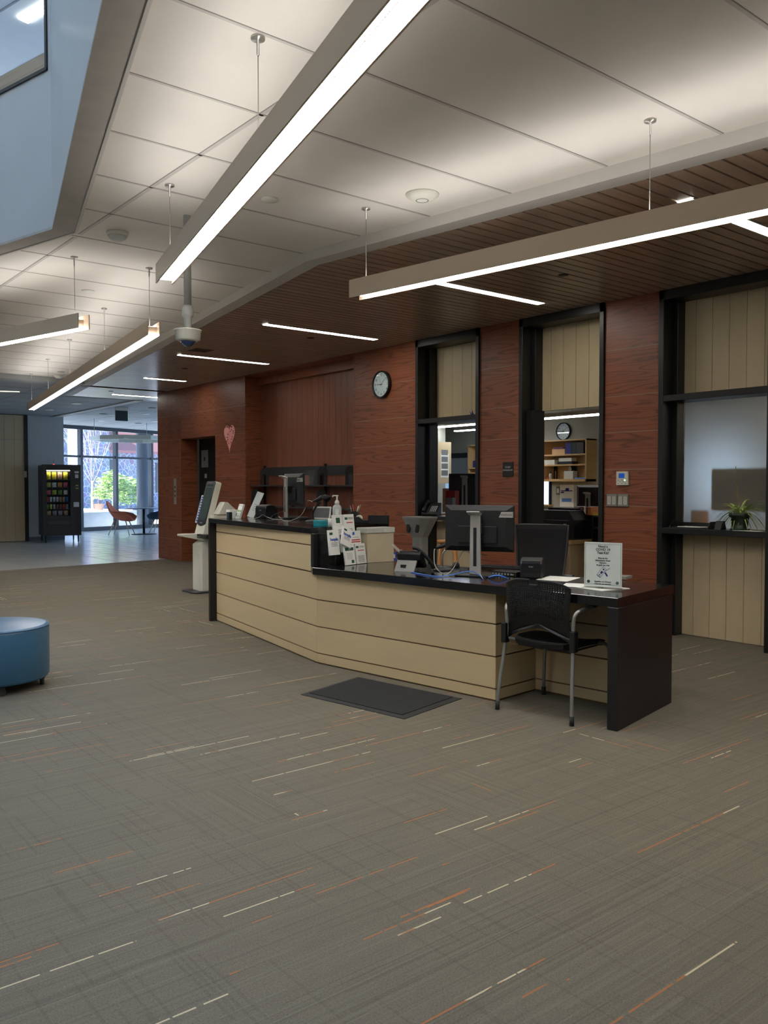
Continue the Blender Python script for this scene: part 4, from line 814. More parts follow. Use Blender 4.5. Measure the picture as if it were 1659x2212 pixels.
# ================================================================== OTTOMAN
oc=fl(-18,1478); oc=Vector((-6.27,1.575,0)); t=thing('round_ottoman','round blue vinyl ottoman on casters at the left edge','ottoman',(oc.x,oc.y,0))
RO=.0
RO=.36
b=MB(); b.lathe([(.001,.44),(RO-.03,.44),(RO-.008,.432),(RO,.41),(RO,.085),(RO-.012,.068),(RO-.05,.06),(.001,.06)],n=64); b.build('drum','ottoman_vinyl',t)
b=MB(); b.lathe([(RO-.006,.4305),(RO-.002,.434),(RO+.002,.428)],n=64,caps=False); b.build('piping','ottoman_vinyl',t)
for k in range(5):
    a=math.atan2(-oc.y,-oc.x)+R(8+72*k); x,y=(RO-.05)*math.cos(a),(RO-.05)*math.sin(a)
    b=MB(); b.T=Matrix.Translation((x,y,.027))@Matrix.Rotation(a,4,'Z'); b.loft([[(u,.027*math.cos(q),.027*math.sin(q)) for q in [2*PI*i/16 for i in range(16)]] for u in (-.012,.012)],smooth=True); b.box(-.02,.02,-.02,.02,.02,.035); b.build('caster','rubber',t)

# ================================================================== GUEST CHAIR
t=thing('guest_chair','black guest chair with perforated back tucked at the low counter','chair',(-3.425,4.163,0),R(7.5))
def tubeat(name,pts,r=.0115,n=10,m='chair_tube',fl_=1.): b=MB(); b.tube(spline(pts,4),r,n,flat=fl_); return b.build(name,m,t)
for s in (-1,1):
    o=tubeat('rear_leg',[(s*.265,-.262,.05),(s*.262,-.258,.12),(s*.238,-.21,.46),(s*.236,-.205,.56),(s*.245,-.20,.64),(s*.268,-.13,.672),(s*.285,-.02,.682)])
    b=MB(); b.cyl((s*.266,-.264,0),(s*.265,-.262,.055),.0145,n=12); b.build('foot',"rubber",o)
    o=tubeat('front_leg',[(s*.265,.26,.05),(s*.255,.25,.20),(s*.235,.225,.38),(s*.215,.16,.425),(s*.19,.06,.425),(s*.20,-.12,.43),(s*.238,-.2,.45)])
    b=MB(); b.cyl((s*.266,.262,0),(s*.265,.26,.055),.0145,n=12); b.build('foot','rubber',o)
    b=MB(); b.tube(spline([(s*.275,-.07,.682),(s*.290,.02,.694),(s*.295,.14,.694),(s*.285,.22,.684)],4),[.012]+[.021]*10+[.018,.010],12,flat=.55); b.build('armrest','black_plastic',t)
b=MB()
def seatz(x,y): return .445+.02*(abs(x)/.23)**2*1.0-.03*max(0,y/.24)**2
rows=[]
for iy in range(9):
    y=-.21+.45*iy/8; wx=.225*(1-.10*max(0,(y-.05)/.19)**2) if y>.05 else .225-.05*max(0,(-y-.1)/.11)
    rows.append([(wx*(-1+2*ix/10),y,seatz(wx*(-1+2*ix/10),y)) for ix in range(11)])
top=[[b._v(p) for p in r] for r in rows]; bot=[[b._v((p[0]*.96,p[1]*.96,p[2]-.035)) for p in r] for r in rows]
for i in range(8):
    for j in range(10): b._f([top[i][j],top[i][j+1],top[i+1][j+1],top[i+1][j]],True); b._f([bot[i][j],bot[i+1][j],bot[i+1][j+1],bot[i][j+1]],True)
for j in range(10): b._f([top[0][j],bot[0][j],bot[0][j+1],top[0][j+1]]); b._f([top[8][j],top[8][j+1],bot[8][j+1],bot[8][j]])
for i in range(8): b._f([top[i][0],top[i+1][0],bot[i+1][0],bot[i][0]]); b._f([top[i][10],bot[i][10],bot[i+1][10],top[i+1][10]])
b.build('seat','black_matte',t,.004)
# perforated back shell
b=MB(); NX,NZ=30,27
def bshape(u,v): # u -1..1, v 0..1
    z0=.555-.085*abs(u)**1.7; z=z0+v*(.838-z0); hw=.235 if v<.10 else .235-.018*min(1,(v-.12)/.12)+.018*max(0,(v-.3)/.7)
    if v>.85: z-=.05*((v-.85)/.15)*max(0,abs(u)-.55)**1.5*2
    if v>.9: hw-=.02*((v-.9)/.1)**2
    x=u*hw; y=-.215-.06*v+.045*u*u*(.6+.4*v)-.02*math.sin(PI*min(1,v*1.2))
    return Vector((x,y,z))
def cellhole(u0,u1,v0,v1,hole):
    c=[bshape(u0,v0),bshape(u1,v0),bshape(u1,v1),bshape(u0,v1)]
    if not hole:
        b._f([b._v(p) for p in c],True); return
    m_=[(c[0]+c[1])/2,(c[1]+c[2])/2,(c[2]+c[3])/2,(c[3]+c[0])/2]; ctr=sum(c,Vector())/4
    inner=[ctr+(m-ctr)*.66 for m in m_]; vo=[b._v(p) for p in c]; vi=[b._v(p) for p in inner]
    for k in range(4): b._f([vo[k],vo[(k+1)%4],vi[k]]); b._f([vo[k],vi[k],vi[(k+3)%4]])
for i in range(NX):
    for j in range(NZ):
        u0,u1=-1+2*i/NX,-1+2*(i+1)/NX; v0,v1=j/NZ,(j+1)/NZ
        hole=(j>=7 and j<NZ-2 and 2<=i<NX-2); um=(u0+u1)/2; vm=(v0+v1)/2
        if v0<.28 and (vm-.27)>-.05-.1*abs(um) and False: hole=True
        if vm>.87 and abs(um)<.17: hole=False
        if vm>.90 and abs(um)<.13: continue
        cellhole(u0,u1,v0,v1,hole)
bmesh.ops.remove_doubles(b.bm,verts=b.bm.verts[:],dist=.0005)
o=b.build('back_shell','black_plastic',t); sm=o.modifiers.new('thick','SOLIDIFY'); sm.thickness=.006
b=MB()
n=16
top=[(u,bshape(u,0.0)+Vector((0,0,.012))) for u in [-1+2*k/n for k in range(n+1)]]
b.loft([[Vector((q.x*1.06,q.y-.004+dy,q.z)) for u,q in top]+[Vector((q.x*1.06,q.y-.004+dy,q.z-.03-.01*abs(u)**1.6)) for u,q in reversed(top)] for dy in (0,.012)]); b.build('back_bracket','black_plastic',t,.002)
for s in (-1,1): b=MB(); b.box(s*.245-.018,s*.245+.018,-.235,-.19,.42,.545); b.build('back_socket','black_plastic',t,.005)
b=MB(); b.box(-.19,.19,-.15,.17,.40,.418); b.build('seat_frame','black_plastic',t,.004)

# ================================================================== TASK CHAIR, STOOL, PEDESTAL
tp=atY(1150,1200,5.45); t=thing('task_chair','black mesh back task chair behind the low counter','office chair',(tp.x,tp.y,0),R(205))
b=MB()
for k in range(5): a=2*PI*k/5; b.tube([(0,0,.09),(.28*math.cos(a),.28*math.sin(a),.06)],[.03,.018],8)
b.build('star_base','black_plastic',t)
for k in range(5):
    a=2*PI*k/5; b=MB(); b.T=Matrix.Translation((.28*math.cos(a),.28*math.sin(a),.025)); b.loft([[(u,.025*math.cos(q),.025*math.sin(q)) for q in [2*PI*i/12 for i in range(12)]] for u in (-.02,.02)]); b.build('caster','rubber',t)
b=MB(); b.cyl((0,0,.09),(0,0,.42),.025,n=12); b.build('gas_lift','black_plastic',t)
b=MB(); b.box(-.24,.24,-.23,.24,.42,.48); b.build('seat','mesh_fabric',t,.03,4)
b=MB()
def bs(u,v): return Vector((u*(.20+.035*v),-.26-.07*v+.05*u*u-.03*math.sin(v*PI),.56+v*.50))
for i in range(10):
    for j in range(12): b._f([b._v(bs(-1+.2*i,j/12)),b._v(bs(-.8+.2*i,j/12)),b._v(bs(-.8+.2*i,(j+1)/12)),b._v(bs(-1+.2*i,(j+1)/12))],True)
bmesh.ops.remove_doubles(b.bm,verts=b.bm.verts[:],dist=.0005); o=b.build('mesh_back','mesh_fabric',t); sm=o.modifiers.new('t','SOLIDIFY'); sm.thickness=.008
b=MB(); b.tube([bs(-1,v/8) for v in range(9)]+[bs(u/4,1.0) for u in range(-3,4)]+[bs(1,1-v/8) for v in range(9)],.010,8); b.build('back_frame','dark_plastic',t)
for s in (-1,1): b=MB(); b.tube([(s*.22,0,.44),(s*.28,0,.5),(s*.28,0,.63)],.014,8); b.box(s*.28-.045,s*.28+.045,-.13,.13,.63,.655); b.build('armrest','black_plastic',t,.003)
b=MB(); b.tube([(0,-.1,.45),(0,-.24,.47),(0,-.3,.62)],.025,8); b.build('back_support','black_plastic',t)
sp=atY(968,1200,6.1); t=thing('wooden_stool','tall wooden stool standing behind the low counter','stool',(sp.x,sp.y,0),R(40))
b=MB(); b.lathe([(.001,.80),(.11,.80),(.12,.812),(.12,.835),(.001,.84)],n=28); b.build('seat','stool_wood',t)
for k in range(4): a=R(45+90*k); b=MB(); b.cyl((.09*math.cos(a),.09*math.sin(a),.805),(.2*math.cos(a),.2*math.sin(a),0),.018,n=10); b.build('leg','stool_wood',t)
b=MB()
for k in range(4): a=R(45+90*k); c_=R(135+90*k); b.cyl((.165*math.cos(a),.165*math.sin(a),.3),(.165*math.cos(c_),.165*math.sin(c_),.3),.011,n=8)
b.build('stretcher','stool_wood',t)
pp=atY(905,1150,5.6); t=thing('metal_pedestal','grey metal pedestal with a flared slotted top behind the desk','pedestal',(pp.x,pp.y,0),R(5))
b=MB(); b.prism([(-.04,-.055),(.05,-.055),(.075,-.03),(.075,.055),(-.04,.055)],0,.9); b.build('post','grey_metal',t,.003)
b=MB(); b.loft([[(-.045,-.058,.89),(.05,-.058,.89),(.075,-.03,.89),(.075,.055,.89),(-.045,.055,.89)],[(-.15,-.09,1.08),(.10,-.09,1.08),(.16,-.0,1.08),(.16,.10,1.08),(-.15,.10,1.08)],[(-.15,-.09,1.094),(.10,-.09,1.094),(.16,-.0,1.094),(.16,.10,1.094),(-.15,.10,1.094)]]); b.build('flared_head','grey_metal',t,.002)
b=MB(); 
for x,tw in ((-.07,-.16),(.055,.12)):
    b.T=Matrix.Translation((x,-.079,.985))@Matrix.Rotation(R(-10),4,'X')@Matrix.Rotation(tw,4,'Y'); b.loft([[(.022*math.cos(a),y,.05*(1 if math.sin(a)>0 else -1)*.55+.022*math.sin(a)) for a in [2*PI*k/20 for k in range(20)]] for y in (-.006,.006)])
b.build('slots','black_matte',t); b=MB(); b.box(-.16,.18,-.16,.16,0,.012); b.build('foot_plate','grey_metal',t)

# ================================================================== WALL ITEMS
def clock(label,p,r,s=1.):
    t=thing('wall_clock',label,'clock',p,0)
    b=MB(); N=48
    def ring(rad,y): return [(rad*math.cos(2*PI*k/N),y,rad*math.sin(2*PI*k/N)) for k in range(N)]
    b.loft([ring(r,0),ring(r,-.045),ring(r*.985,-.05),ring(r*.9,-.05),ring(r*.885,-.032)],caps=False,smooth=True); b.build('rim','black_plastic',t)
    b=MB(); b.loft([ring(r*.89,-.028),ring(r*.89,-.030)]); b.build('face','clock_face',t)
    b=MB(); b.loft([ring(r*.885,-.038),ring(r*.885,-.0385)]); b.build('glass_cover','glass',t)
    for k in range(1,13): 
        a=R(90-30*k); text(str(k),r*.26,'ink',t,(r*.70*math.cos(a),-.031,r*.70*math.sin(a)),name='numeral')
    for nm,ang,ln,wd,y in (('hour_hand',272,.52,.028,-.0325),('minute_hand',50,.74,.02,-.034),('second_hand',-20,.5,.007,-.0355)):
        b=MB(); b.T=Matrix.Rotation(R(ang),4,'Y'); b.slabY([(-wd*r,-.14*r),(wd*r,-.14*r),(wd*r*.7,ln*r),(-wd*r*.7,ln*r)],y-.0006,y); b.build(nm,'ink',t)
    return t
clock('black rimmed wall clock on the red oak pier',(-8.62,WY,2.72),.178)
def atp(x,y,v=WY): return atY(x,y,v)
t=thing('heart_decoration','pink paper heart with dark spots on the oak wall','heart',(-12.73,WY,2.26)); 
hs=[]
for k in range(48):
    a=2*PI*k/48; x=.185*math.sin(a)**3; z=.0135*(13*math.cos(a)-5*math.cos(2*a)-2*math.cos(3*a)-math.cos(4*a)); hs.append((x,z*1.0+(-.05 if z<0 else 0)*(z/-.2)**2))
b=MB(); b.slabY([(x,z if z>0 else z*1.02) for x,z in hs],-.004,0); b.build('paper_heart','heart_pink',t)
b=MB(); rr_=random.Random(5)
for k in range(46):
    x=rr_.uniform(-.15,.15); z=rr_.uniform(-.2,.15)
    if abs(x)>.15*(1-max(0,-z)/.24): continue
    s=rr_.uniform(.008,.016); b.loft([[(x+s*math.cos(a),y,z+s*.8*math.sin(a)) for a in [0,1.05,2.1,3.14,4.2,5.2]] for y in (-.0048,-.004)])
b.build('dark_spots','heart_mark',t)
t=thing('room_sign','small black staff workroom sign on the oak pier','sign',(-6.418,WY,1.585)); b=MB(); b.box(-.078,.078,-.008,0,-.08,.08); b.build('plate','black_plastic',t,.002); text('STAFF',.03,'paper_grey',t,(0,-.0085,.022)); text('WORKROOM',.024,'paper_grey',t,(0,-.0085,-.01),sx=1.)
t=thing('thermostat','white thermostat with a blue screen on the oak pier','thermostat',(-4.92,WY,1.475)); b=MB(); b.box(-.066,.066,-.024,0,-.066,.066); b.build('case','cream_plastic',t,.004); b=MB(); b.box(-.036,.03,-.0255,-.024,.002,.048); b.build('screen','lcd_blue',t)
b=MB(); 
for x,z in ((0,-.018),(-.02,-.034),(.02,-.034),(0,-.05),(-.04,-.02),(-.04,-.05),(.04,-.05)): b.box(x-.006,x+.006,-.0252,-.024,z-.003,z+.003)
b.build('buttons','ink_grey',t); b=MB(); b.lathe([(.001,0),(.006,0),(.006,.002)],n=12); o=b.build('indicator','led_green',t); o.rotation_euler=(PI/2,0,0); o.location=(.034,-.024,-.018)
for i,(x,l) in enumerate(((-5.045,'left grey switch plate under the thermostat'),(-4.916,'right grey switch plate under the thermostat'))):
    t=thing('switch_plate',l,'light switch',(x,WY,1.263),0,'lighting control plates on the oak pier'); b=MB(); b.box(-.06,.06,-.012,0,-.06,.06); b.build('plate','grey_metal',t,.003)
    b=MB(); 
    for s in (-1,1): b.box(s*.028-.017,s*.028+.017,-.0145,-.012,-.04,.035)
    b.build('button_panel','cream_plastic',t); b=MB()
    for s in (-1,1):
        for k in range(5): b.box(s*.028-.009,s*.028+.009,-.0152,-.0145,-.03+k*.013,-.024+k*.013)
    b.build('buttons','ink_grey',t)
t=thing('call_panel','slim metal elevator call panel on the oak wall','control panel',(-14.83,WY,1.3)); b=MB(); b.box(-.05,.05,-.006,0,-.24,.24); b.build('plate','silver',t)
b=MB(); 
for z in (-.08,.0,.08): b.box(-.02,.02,-.010,-.006,z-.02,z+.02)
b.build('buttons','dark_plastic',t)
t=thing('notice_frame','small framed notice on the dark elevator alcove wall','sign',(-14.0,7.32,2.05)); p=atY(443,991,7.32); t.location=p; b=MB(); b.box(-.13,.13,-.01,0,-.16,.16); b.build('frame','ink_grey',t); b=MB(); b.box(-.03,.03,-.012,-.01,-.04,.03); b.build('symbol','ink',t)
p=atY(445,1028,7.32); t=thing('small_plate','tiny pale plate on the dark alcove wall','wall plate',p); b=MB(); b.box(-.04,.04,-.01,0,-.04,.04); b.build('plate','silver',t,.003)
p=atY(853,1202,WY); t=thing('wall_outlet','small blue outlet low on the oak pier','outlet',p); b=MB(); b.box(-.04,.04,-.01,0,-.06,.06); b.build('plate','hoopla_blue',t); b=MB(); b.box(-.015,.015,-.013,-.01,-.02,.03); b.build('socket','paper',t)

# niche shelving
za=atY(650,1048,7.0).z; zb=atY(740,1099,7.0).z; zr0=atY(640,1027,7.26).z; zr1=atY(640,1008,7.26).z
t=thing('wall_shelving','black metal wall shelving in the oak niche','shelf',(-10.735,7.28,0),0)
b=MB()
for x in (-1.39,.35,1.42): b.box(x-.02,x+.02,-.03,0,.3,zr1+.03)
b.build('upright','black_matte',t); b=MB(); b.box(-1.43,1.45,-.02,0,zr0,zr1); b.build('back_rail','dark_plastic',t)
for z in (za,zb): b=MB(); b.box(-1.44,1.45,-.27,-.005,z-.02,z); b.build('shelf_board','dark_plastic',t,.002); b=MB()
def bookend(label,px,zs,y=7.07,w_=.16,h_=.27):
    p=atY(px,1050,y); t=thing('bookend',label,'bookend',(p.x,y,zs),R(25),'arched bookends on the niche shelving'); b=MB(); n=10
    o_=[(-w_/2,0)]+[(-w_/2*math.cos(PI*k/n),h_-w_/2+w_/2*math.sin(PI*k/n)) for k in range(n+1)]+[(w_/2,0)]
    i_=[(-w_*.22,0)]+[(-w_*.22*math.cos(PI*k/n),h_*.66-w_*.22+w_*.22*math.sin(PI*k/n)) for k in range(n+1)]+[(w_*.22,0)]
    for k in range(len(o_)-1): b.slabY([o_[k],o_[k+1],i_[k+1],i_[k]],-.004,.004)
    b.build('arch','black_matte',t); b=MB(); b.box(-w_/2,w_/2,0,.08,0,.003); b.build('foot','black_matte',t)
bookend('arched black bookend at the left end of the upper niche shelf',571,za); bookend('arched black bookend right of the acrylic stand on the upper niche shelf',696,za); bookend('arched black bookend at the right end of the upper niche shelf',757,za)
bookend('arched black bookend at the left end of the lower niche shelf',552,zb); bookend('arched black bookend behind the gooseneck scanner on the lower shelf',694,zb)
for px,l,z in ((549,'dark grey box at the left end of the upper niche shelf',za),(681,'dark grey box right of the middle of the upper niche shelf',za),(766,'dark grey box at the right end of the upper niche shelf',za)):
    p=atY(px,1050,7.2); b=MB(); b.box(-.13,.1,-.03,.04,0,.15); tag(b.build('storage_box','dark_plastic',loc=(p.x,7.215,z)),l,'box','dark boxes on the upper niche shelf')
for px,l,m_,h_ in ((617,'small white bottle on the lower niche shelf behind the monitor','paper',.12),(633,'small black bottle with white cap on the lower niche shelf','black_plastic',.17)):
    p=atY(px,1090,7.1); t=thing('small_bottle',l,'bottle',(p.x,7.1,zb)); b=MB(); b.lathe([(.03,0),(.03,h_*.7),(.012,h_*.8)]); b.build('body',m_,t); b=MB(); b.lathe([(.014,h_*.78),(.014,h_)]); b.build('cap','paper',t)
p=atY(664,1045,7.08); t=thing('acrylic_stand','clear acrylic display stand on the upper niche shelf','display stand',(p.x,7.08,za),R(15)); b=MB(); b.T=Matrix.Rotation(R(-18),4,'X'); b.box(-.1,.1,0,.004,0,.24); b.build('panel','acrylic',t); b=MB(); b.box(-.1,.1,-.09,.0,0,.004); b.build('foot','acrylic',t)

# window sill things
zs=1.0352; p=atY(936,1110,7.06)
t=thing('desk_phone','black desk phone with keypad on the window sill','telephone',(p.x,7.03,zs),R(28))
b=MB(); b.slabX([(-.09,.01),(-.09,.035),(.09,.16),(.10,.14),(.08,.0),(-.06,.0)],-.10,.10); b.build('body','black_plastic',t,.006)
TP=Matrix.Translation((0,-.09,.037))@Matrix.Rotation(math.atan2(.125,.18),4,'X')
b=MB(); b.T=TP
for i in range(4):
    for j in range(5): b.box(.0+i*.021,.012+i*.021,.03+j*.024,.042+j*.024,0,.003)
b.build('keypad','paper_grey',t); b=MB(); b.T=TP; b.tube(spline([(-.07,.0,.02),(-.07,.06,.035),(-.07,.15,.035),(-.07,.21,.02)],4),[.022]*4+[.014]*5+[.022]*4,10); b.build('handset','black_plastic',t)
# window 3 tray and plant
p=atY(1480,1137,7.03); zs3=1.0155
t=thing('desk_tray','black wire letter tray with paper on the sill','letter tray',(-4.235,7.04,zs3),0)
b=MB(); b.box(-.19,.19,-.08,.1,0,.01); b.box(-.19,.19,.09,.1,0,.05)
for s in (-1,1): b.loft([[(s*.19-.004,y,z) for y,z in ((-.08,0),(.1,0),(.07,.065),(-.03,.065))],[(s*.19+.004,y,z) for y,z in ((-.08,0),(.1,0),(.07,.065),(-.03,.065))]])
b.build('tray','black_plastic',t,.002); b=MB(); b.box(-.11,.12,-.07,.06,.0105,.016); b.build('paper','paper',t)
b=MB(); b.slabX([(-.05,0),(.05,0),(.02,.075),(-.02,.075)],.24,.30); b.build('divider','black_plastic',t)
p=atY(1598,1138,7.07); t=thing('spider_plant','spider plant in a dark green pot on the window sill','potted plant',(p.x,7.07,zs3))
b=MB(); b.lathe([(.075,.0),(.085,.012),(.065,.012),(.062,.014),(.078,.115),(.09,.115),(.092,.15),(.08,.15),(.078,.135),(.001,.135)],n=28); b.build('pot','pot_green',t)
rp=random.Random(11); b=MB()
for k in range(84):
    a=rp.uniform(0,2*PI); L_=rp.uniform(.16,.30); up=rp.uniform(.3,1.1); pts=[]; wd=rp.uniform(.009,.014)
    dx,dy=math.cos(a),math.sin(a)*.35
    if dy>0: dy*=.5
    for i in range(8):
        s=i/7; pts.append(Vector((dx*L_*s*(.75+.2*up),dy*L_*s,.135+L_*(up*s-1.15*s*s*(.6+.5*(1-up))))))
    b.mi=k%2; b.tube(pts,[wd*(.6+.6*math.sin(PI*(.15+.8*i/7)))*(1-i/7*.75) for i in range(8)],4,flat=.15)
b.build('leaves',['leaf','leaf_pale'],t)
b=MB(); b.tube(spline([(-.01,0,.13),(-.012,-.01,.28),(-.02,-.01,.36),(-.035,-.01,.45),(-.037,-.01,.56)],4),[.003]*9+[.002]*8,6); b.tube([(-.025,-.01,.385),(.0,-.01,.43)],[.004,.001],5); b.tube([(-.037,-.01,.53),(-.045,-.01,.56)],[.003,.001],5); b.build('flower_stalk','stalk',t)
sheet('paper_sheet','white sheet lying on the sill beside the spider plant',(-3.68,6.99,zs3),0,.22,.1)
p=atY(1023,893,7.12); t=thing('origami_figure','tiny dark blue figure on the window transom','figurine',(p.x,7.1,2.225)); b=MB(); b.loft([[(.025*math.cos(a),.015*math.sin(a),z) for a in [k*PI/3 for k in range(6)]] for z in (0,.03)]); b.loft([[(.014*math.cos(a),.01*math.sin(a),.03) for a in [k*PI/2 for k in range(4)]],[(.001*math.cos(a),.001*math.sin(a),.07) for a in [k*PI/2 for k in range(4)]]]); b.build('body','navy',t); b=MB(); b.tube([(-.02,0,.02),(-.045,0,.06)],[.006,.001],5); b.build('wing','navy',t)

# ================================================================== STAFF ROOM
YB=14.4
def staff_light(px0,px1,py0,py1,Yv,label):
    a=atY(px0,py0,Yv); c=atY(px1,py1,Yv); z=(a.z+c.z)/2; t=thing('linear_pendant_light',label,'ceiling light',((a.x+c.x)/2,Yv,z),0,'staff room strip lights'); L=(c.x-a.x)
    b=MB(); b.box(-L/2,L/2,-.05,.05,0,.02); b.build('lens','lens_staff',t); b=MB(); b.box(-L/2,L/2,-.055,.055,.02,.08); b.build('housing','white_plastic',t); b=MB()
    for s in (-1,1): b.cyl((s*L*.35,0,.08),(s*L*.35,0,WZ-z),.004,n=6)
    b.build('cable','silver',t)
staff_light(935,1300,926.5,894.5,10.,'long strip light crossing both staff room openings'); staff_light(984,1120,934,921,13.2,'shorter strip light deeper in the staff room')
# unseen strip lights added deeper right to brighten the frosted glass
for x0,x1,yv in ((-5.,-2.,11.),(-2.,1.,9.)):
    t=thing('linear_pendant_light','strip light behind the frosted glass over row %s'%('far' if yv>10 else 'near'),'ceiling light',((x0+x1)/2,yv,2.7),0,'staff room strip lights'); b=MB(); b.box(-1.5,1.5,-.05,.05,0,.02); b.build('lens','lens_staff',t); b=MB(); b.box(-1.5,1.5,-.055,.055,.02,.08); b.cyl((0,0,.08),(0,0,WZ-2.7),.01,n=6); b.build('housing','white_plastic',t)
clock('black rimmed wall clock inside the staff workroom',atY(1219,932,YB),.19)
# wall shelf unit
x0=atY(1171,1000,YB-.33).x; x1=atY(1266.5,1000,YB-.33).x; z0=atY(1218,1040,YB-.33).z; z1=atY(1218,949.5,YB-.33).z; yf=YB-.33; Wd=x1-x0; Hd=z1-z0
t=thing('wall_bookcase','open maple wall bookcase seen through the doorway','bookcase',((x0+x1)/2,yf,z0))
b=MB(); b.box(-Wd/2,Wd/2,.32,.33,0,Hd); b.build('back_board','shelf_wood',t); b=MB(); b.box(-Wd/2,-Wd/2+.03,0,.32,0,Hd); b.box(Wd/2-.03,Wd/2,0,.32,0,Hd); b.box(-Wd/2,Wd/2,0,.32,Hd-.03,Hd); b.box(-Wd/2,Wd/2,0,.32,0,.05); b.build('carcass','shelf_wood',t)
sz=[(1.-(1101-949.5+0)/1000)]; zsh=[atY(1218,981,yf).z-z0,atY(1218,1003,yf).z-z0]
for z in zsh: b=MB(); b.box(-Wd/2+.03,Wd/2-.03,0,.32,z-.03,z); b.build('shelf_board','shelf_wood',t)
def shelfitem(name,label,px0,px1,zz,h_,m,cat,y=.12,d=.12,parts=None):
    a=atY(px0,1000,yf+y).x; c=atY(px1,1000,yf+y).x; b=MB(); b.box(-(c-a)/2,(c-a)/2,0,d,0,h_); return tag(b.build(name,m,loc=((a+c)/2,yf+y,z0+zz)),label,cat)
shelfitem('binder','royal blue binder on the top shelf of the staff bookcase',1221,1234,zsh[0],.24,'navy','binder')
shelfitem('binder','black green binder in the middle of the top shelf',1234.5,1244,zsh[0],.25,'dark_green','binder')
shelfitem('binder','dark grey binder at the right of the top shelf',1244.5,1260,zsh[0],.25,'dark_plastic','binder')
shelfitem('book_row','low box with purple band on the top shelf',1192,1220,zsh[0],.12,'shelf_wood','box'); shelfitem('book','purple book lying on the low box of the top shelf',1196,1216,zsh[0]+.12,.03,'purple','book',.1)
shelfitem('storage_box','white labelled box at the left of the middle shelf',1172.5,1198,zsh[1],.10,'binder_white','box',.02); shelfitem('equipment_box','black device under the white box on the middle shelf',1204,1236,zsh[1],.06,'dark_plastic','device',.02,.2); shelfitem('storage_box','white box on the black device of the middle shelf',1207,1235,zsh[1]+.06,.07,'binder_white','box',.03,.15)
t=thing('tissue_box','patterned tissue box on the bottom shelf of the bookcase','tissue box',(atY(1228,1030,yf+.1).x,yf+.1,z0+.05)); b=MB(); b.box(-.12,.12,0,.14,0,.17); b.build('carton','tissue',t); b=MB(); b.loft([[(.05*s*math.cos(a)-.02,.07+.02*s*math.sin(a),z) for a in [k*PI/4 for k in range(8)]] for s,z in ((.6,.17),(1,.21),(.3,.27))]); b.build('tissue','paper',t)
for px,w_,l in ((1200,.1,'narrow black bookend on the bottom shelf of the bookcase'),(1239,.16,'black bookend behind the tissue box')):
    p=atY(px,1030,yf+.26); t=thing('bookend',l,'bookend',(p.x,yf+.26,z0+.05)); b=MB(); n=10; h_=.31
    o_=[(-w_/2,0)]+[(-w_/2*math.cos(PI*k/n),h_-w_/2+w_/2*math.sin(PI*k/n)) for k in range(n+1)]+[(w_/2,0)]; i_=[(-w_*.22,0)]+[(-w_*.22*math.cos(PI*k/n),h_*.6-w_*.22+w_*.22*math.sin(PI*k/n)) for k in range(n+1)]+[(w_*.22,0)]
    for k in range(len(o_)-1): b.slabY([o_[k],o_[k+1],i_[k+1],i_[k]],-.004,.004)
    b.build('arch','black_matte',t); b=MB(); b.box(-w_/2,w_/2,-.05,0,0,.003); b.build('foot','black_matte',t)
t=thing('small_bottle','small white bottle with green cap in the bookcase','bottle',(atY(1189,1030,yf+.15).x,yf+.15,z0+.05)); b=MB(); b.lathe([(.035,0),(.035,.1),(.015,.13)]); b.build('body','paper',t); b=MB(); b.lathe([(.017,.12),(.017,.16)]); b.build('cap','logo_green',t)
shelfitem('blue_folder','flat blue folder at the right of the bottom shelf',1241,1264,.05,.03,'blue_note','folder',.06,.15); shelfitem('small_packet','tiny red packet at the left of the bottom shelf',1179,1185,.05,.04,'flyer_red','packet',.1,.05)
x0b=atY(1010,1000,yf).x; zt=atY(1018,961,yf).z; zb_=atY(1018,1024,yf).z; t=thing('wall_bookcase','maple wall bookcase partly seen through the narrow window','bookcase',(x0b+.6,yf,zb_))
b=MB(); b.box(-.6,.6,.32,.33,0,zt-zb_); b.build('back_board','shelf_wood',t); b=MB(); b.box(-.6,-.57,0,.32,0,zt-zb_); b.box(.57,.6,0,.32,0,zt-zb_); b.box(-.6,.6,0,.32,zt-zb_-.03,zt-zb_); b.box(-.6,.6,0,.32,0,.03); b.build('carcass','shelf_wood',t); zz=atY(1018,1010,yf).z-zb_; b=MB(); b.box(-.57,.57,0,.32,zz-.03,zz); b.build('shelf_board','shelf_wood',t)
b=MB(); b.box(.03,.45,.03,.15,.001,.16); tag(b.build('book_row','navy',loc=(x0b+.07,yf+.05,zb_+zz)),'row of blue spines in the partly seen bookcase','books')
# calendar, switch
p0_=atY(1210,1047,YB); p1_=atY(1239,1095,YB); W_=p1_.x-p0_.x; t=thing('wall_calendar','white wall calendar below the staff bookcase','calendar',((p0_.x+p1_.x)/2,YB,p1_.z)); Hc=p0_.z-p1_.z
b=MB(); b.box(-W_/2,W_/2,-.006,0,0,Hc); b.build('sheets','paper',t); b=MB(); b.box(-W_*.43,W_*.43,-.0075,-.006,Hc*.70,Hc*.74); b.box(-W_*.43,-W_*.2,-.0075,-.006,Hc*.62,Hc*.68); b.box(-.03,.06,-.0075,-.006,Hc*.74,Hc*.84); b.build('blue_print','navy',t); b=MB(); b.box(-W_*.35,W_*.35,-.0075,-.006,Hc*.22,Hc*.38); b.build('date_block','blue_note',t)
p=atY(1206,1060,YB); t=thing('light_switch','white light switch left of the calendar','light switch',p); b=MB(); b.box(-.05,.05,-.01,0,-.09,.09); b.build('plate','ink_grey',t); b=MB(); b.box(-.025,.025,-.014,-.01,-.05,.05); b.build('rocker','white_plastic',t)
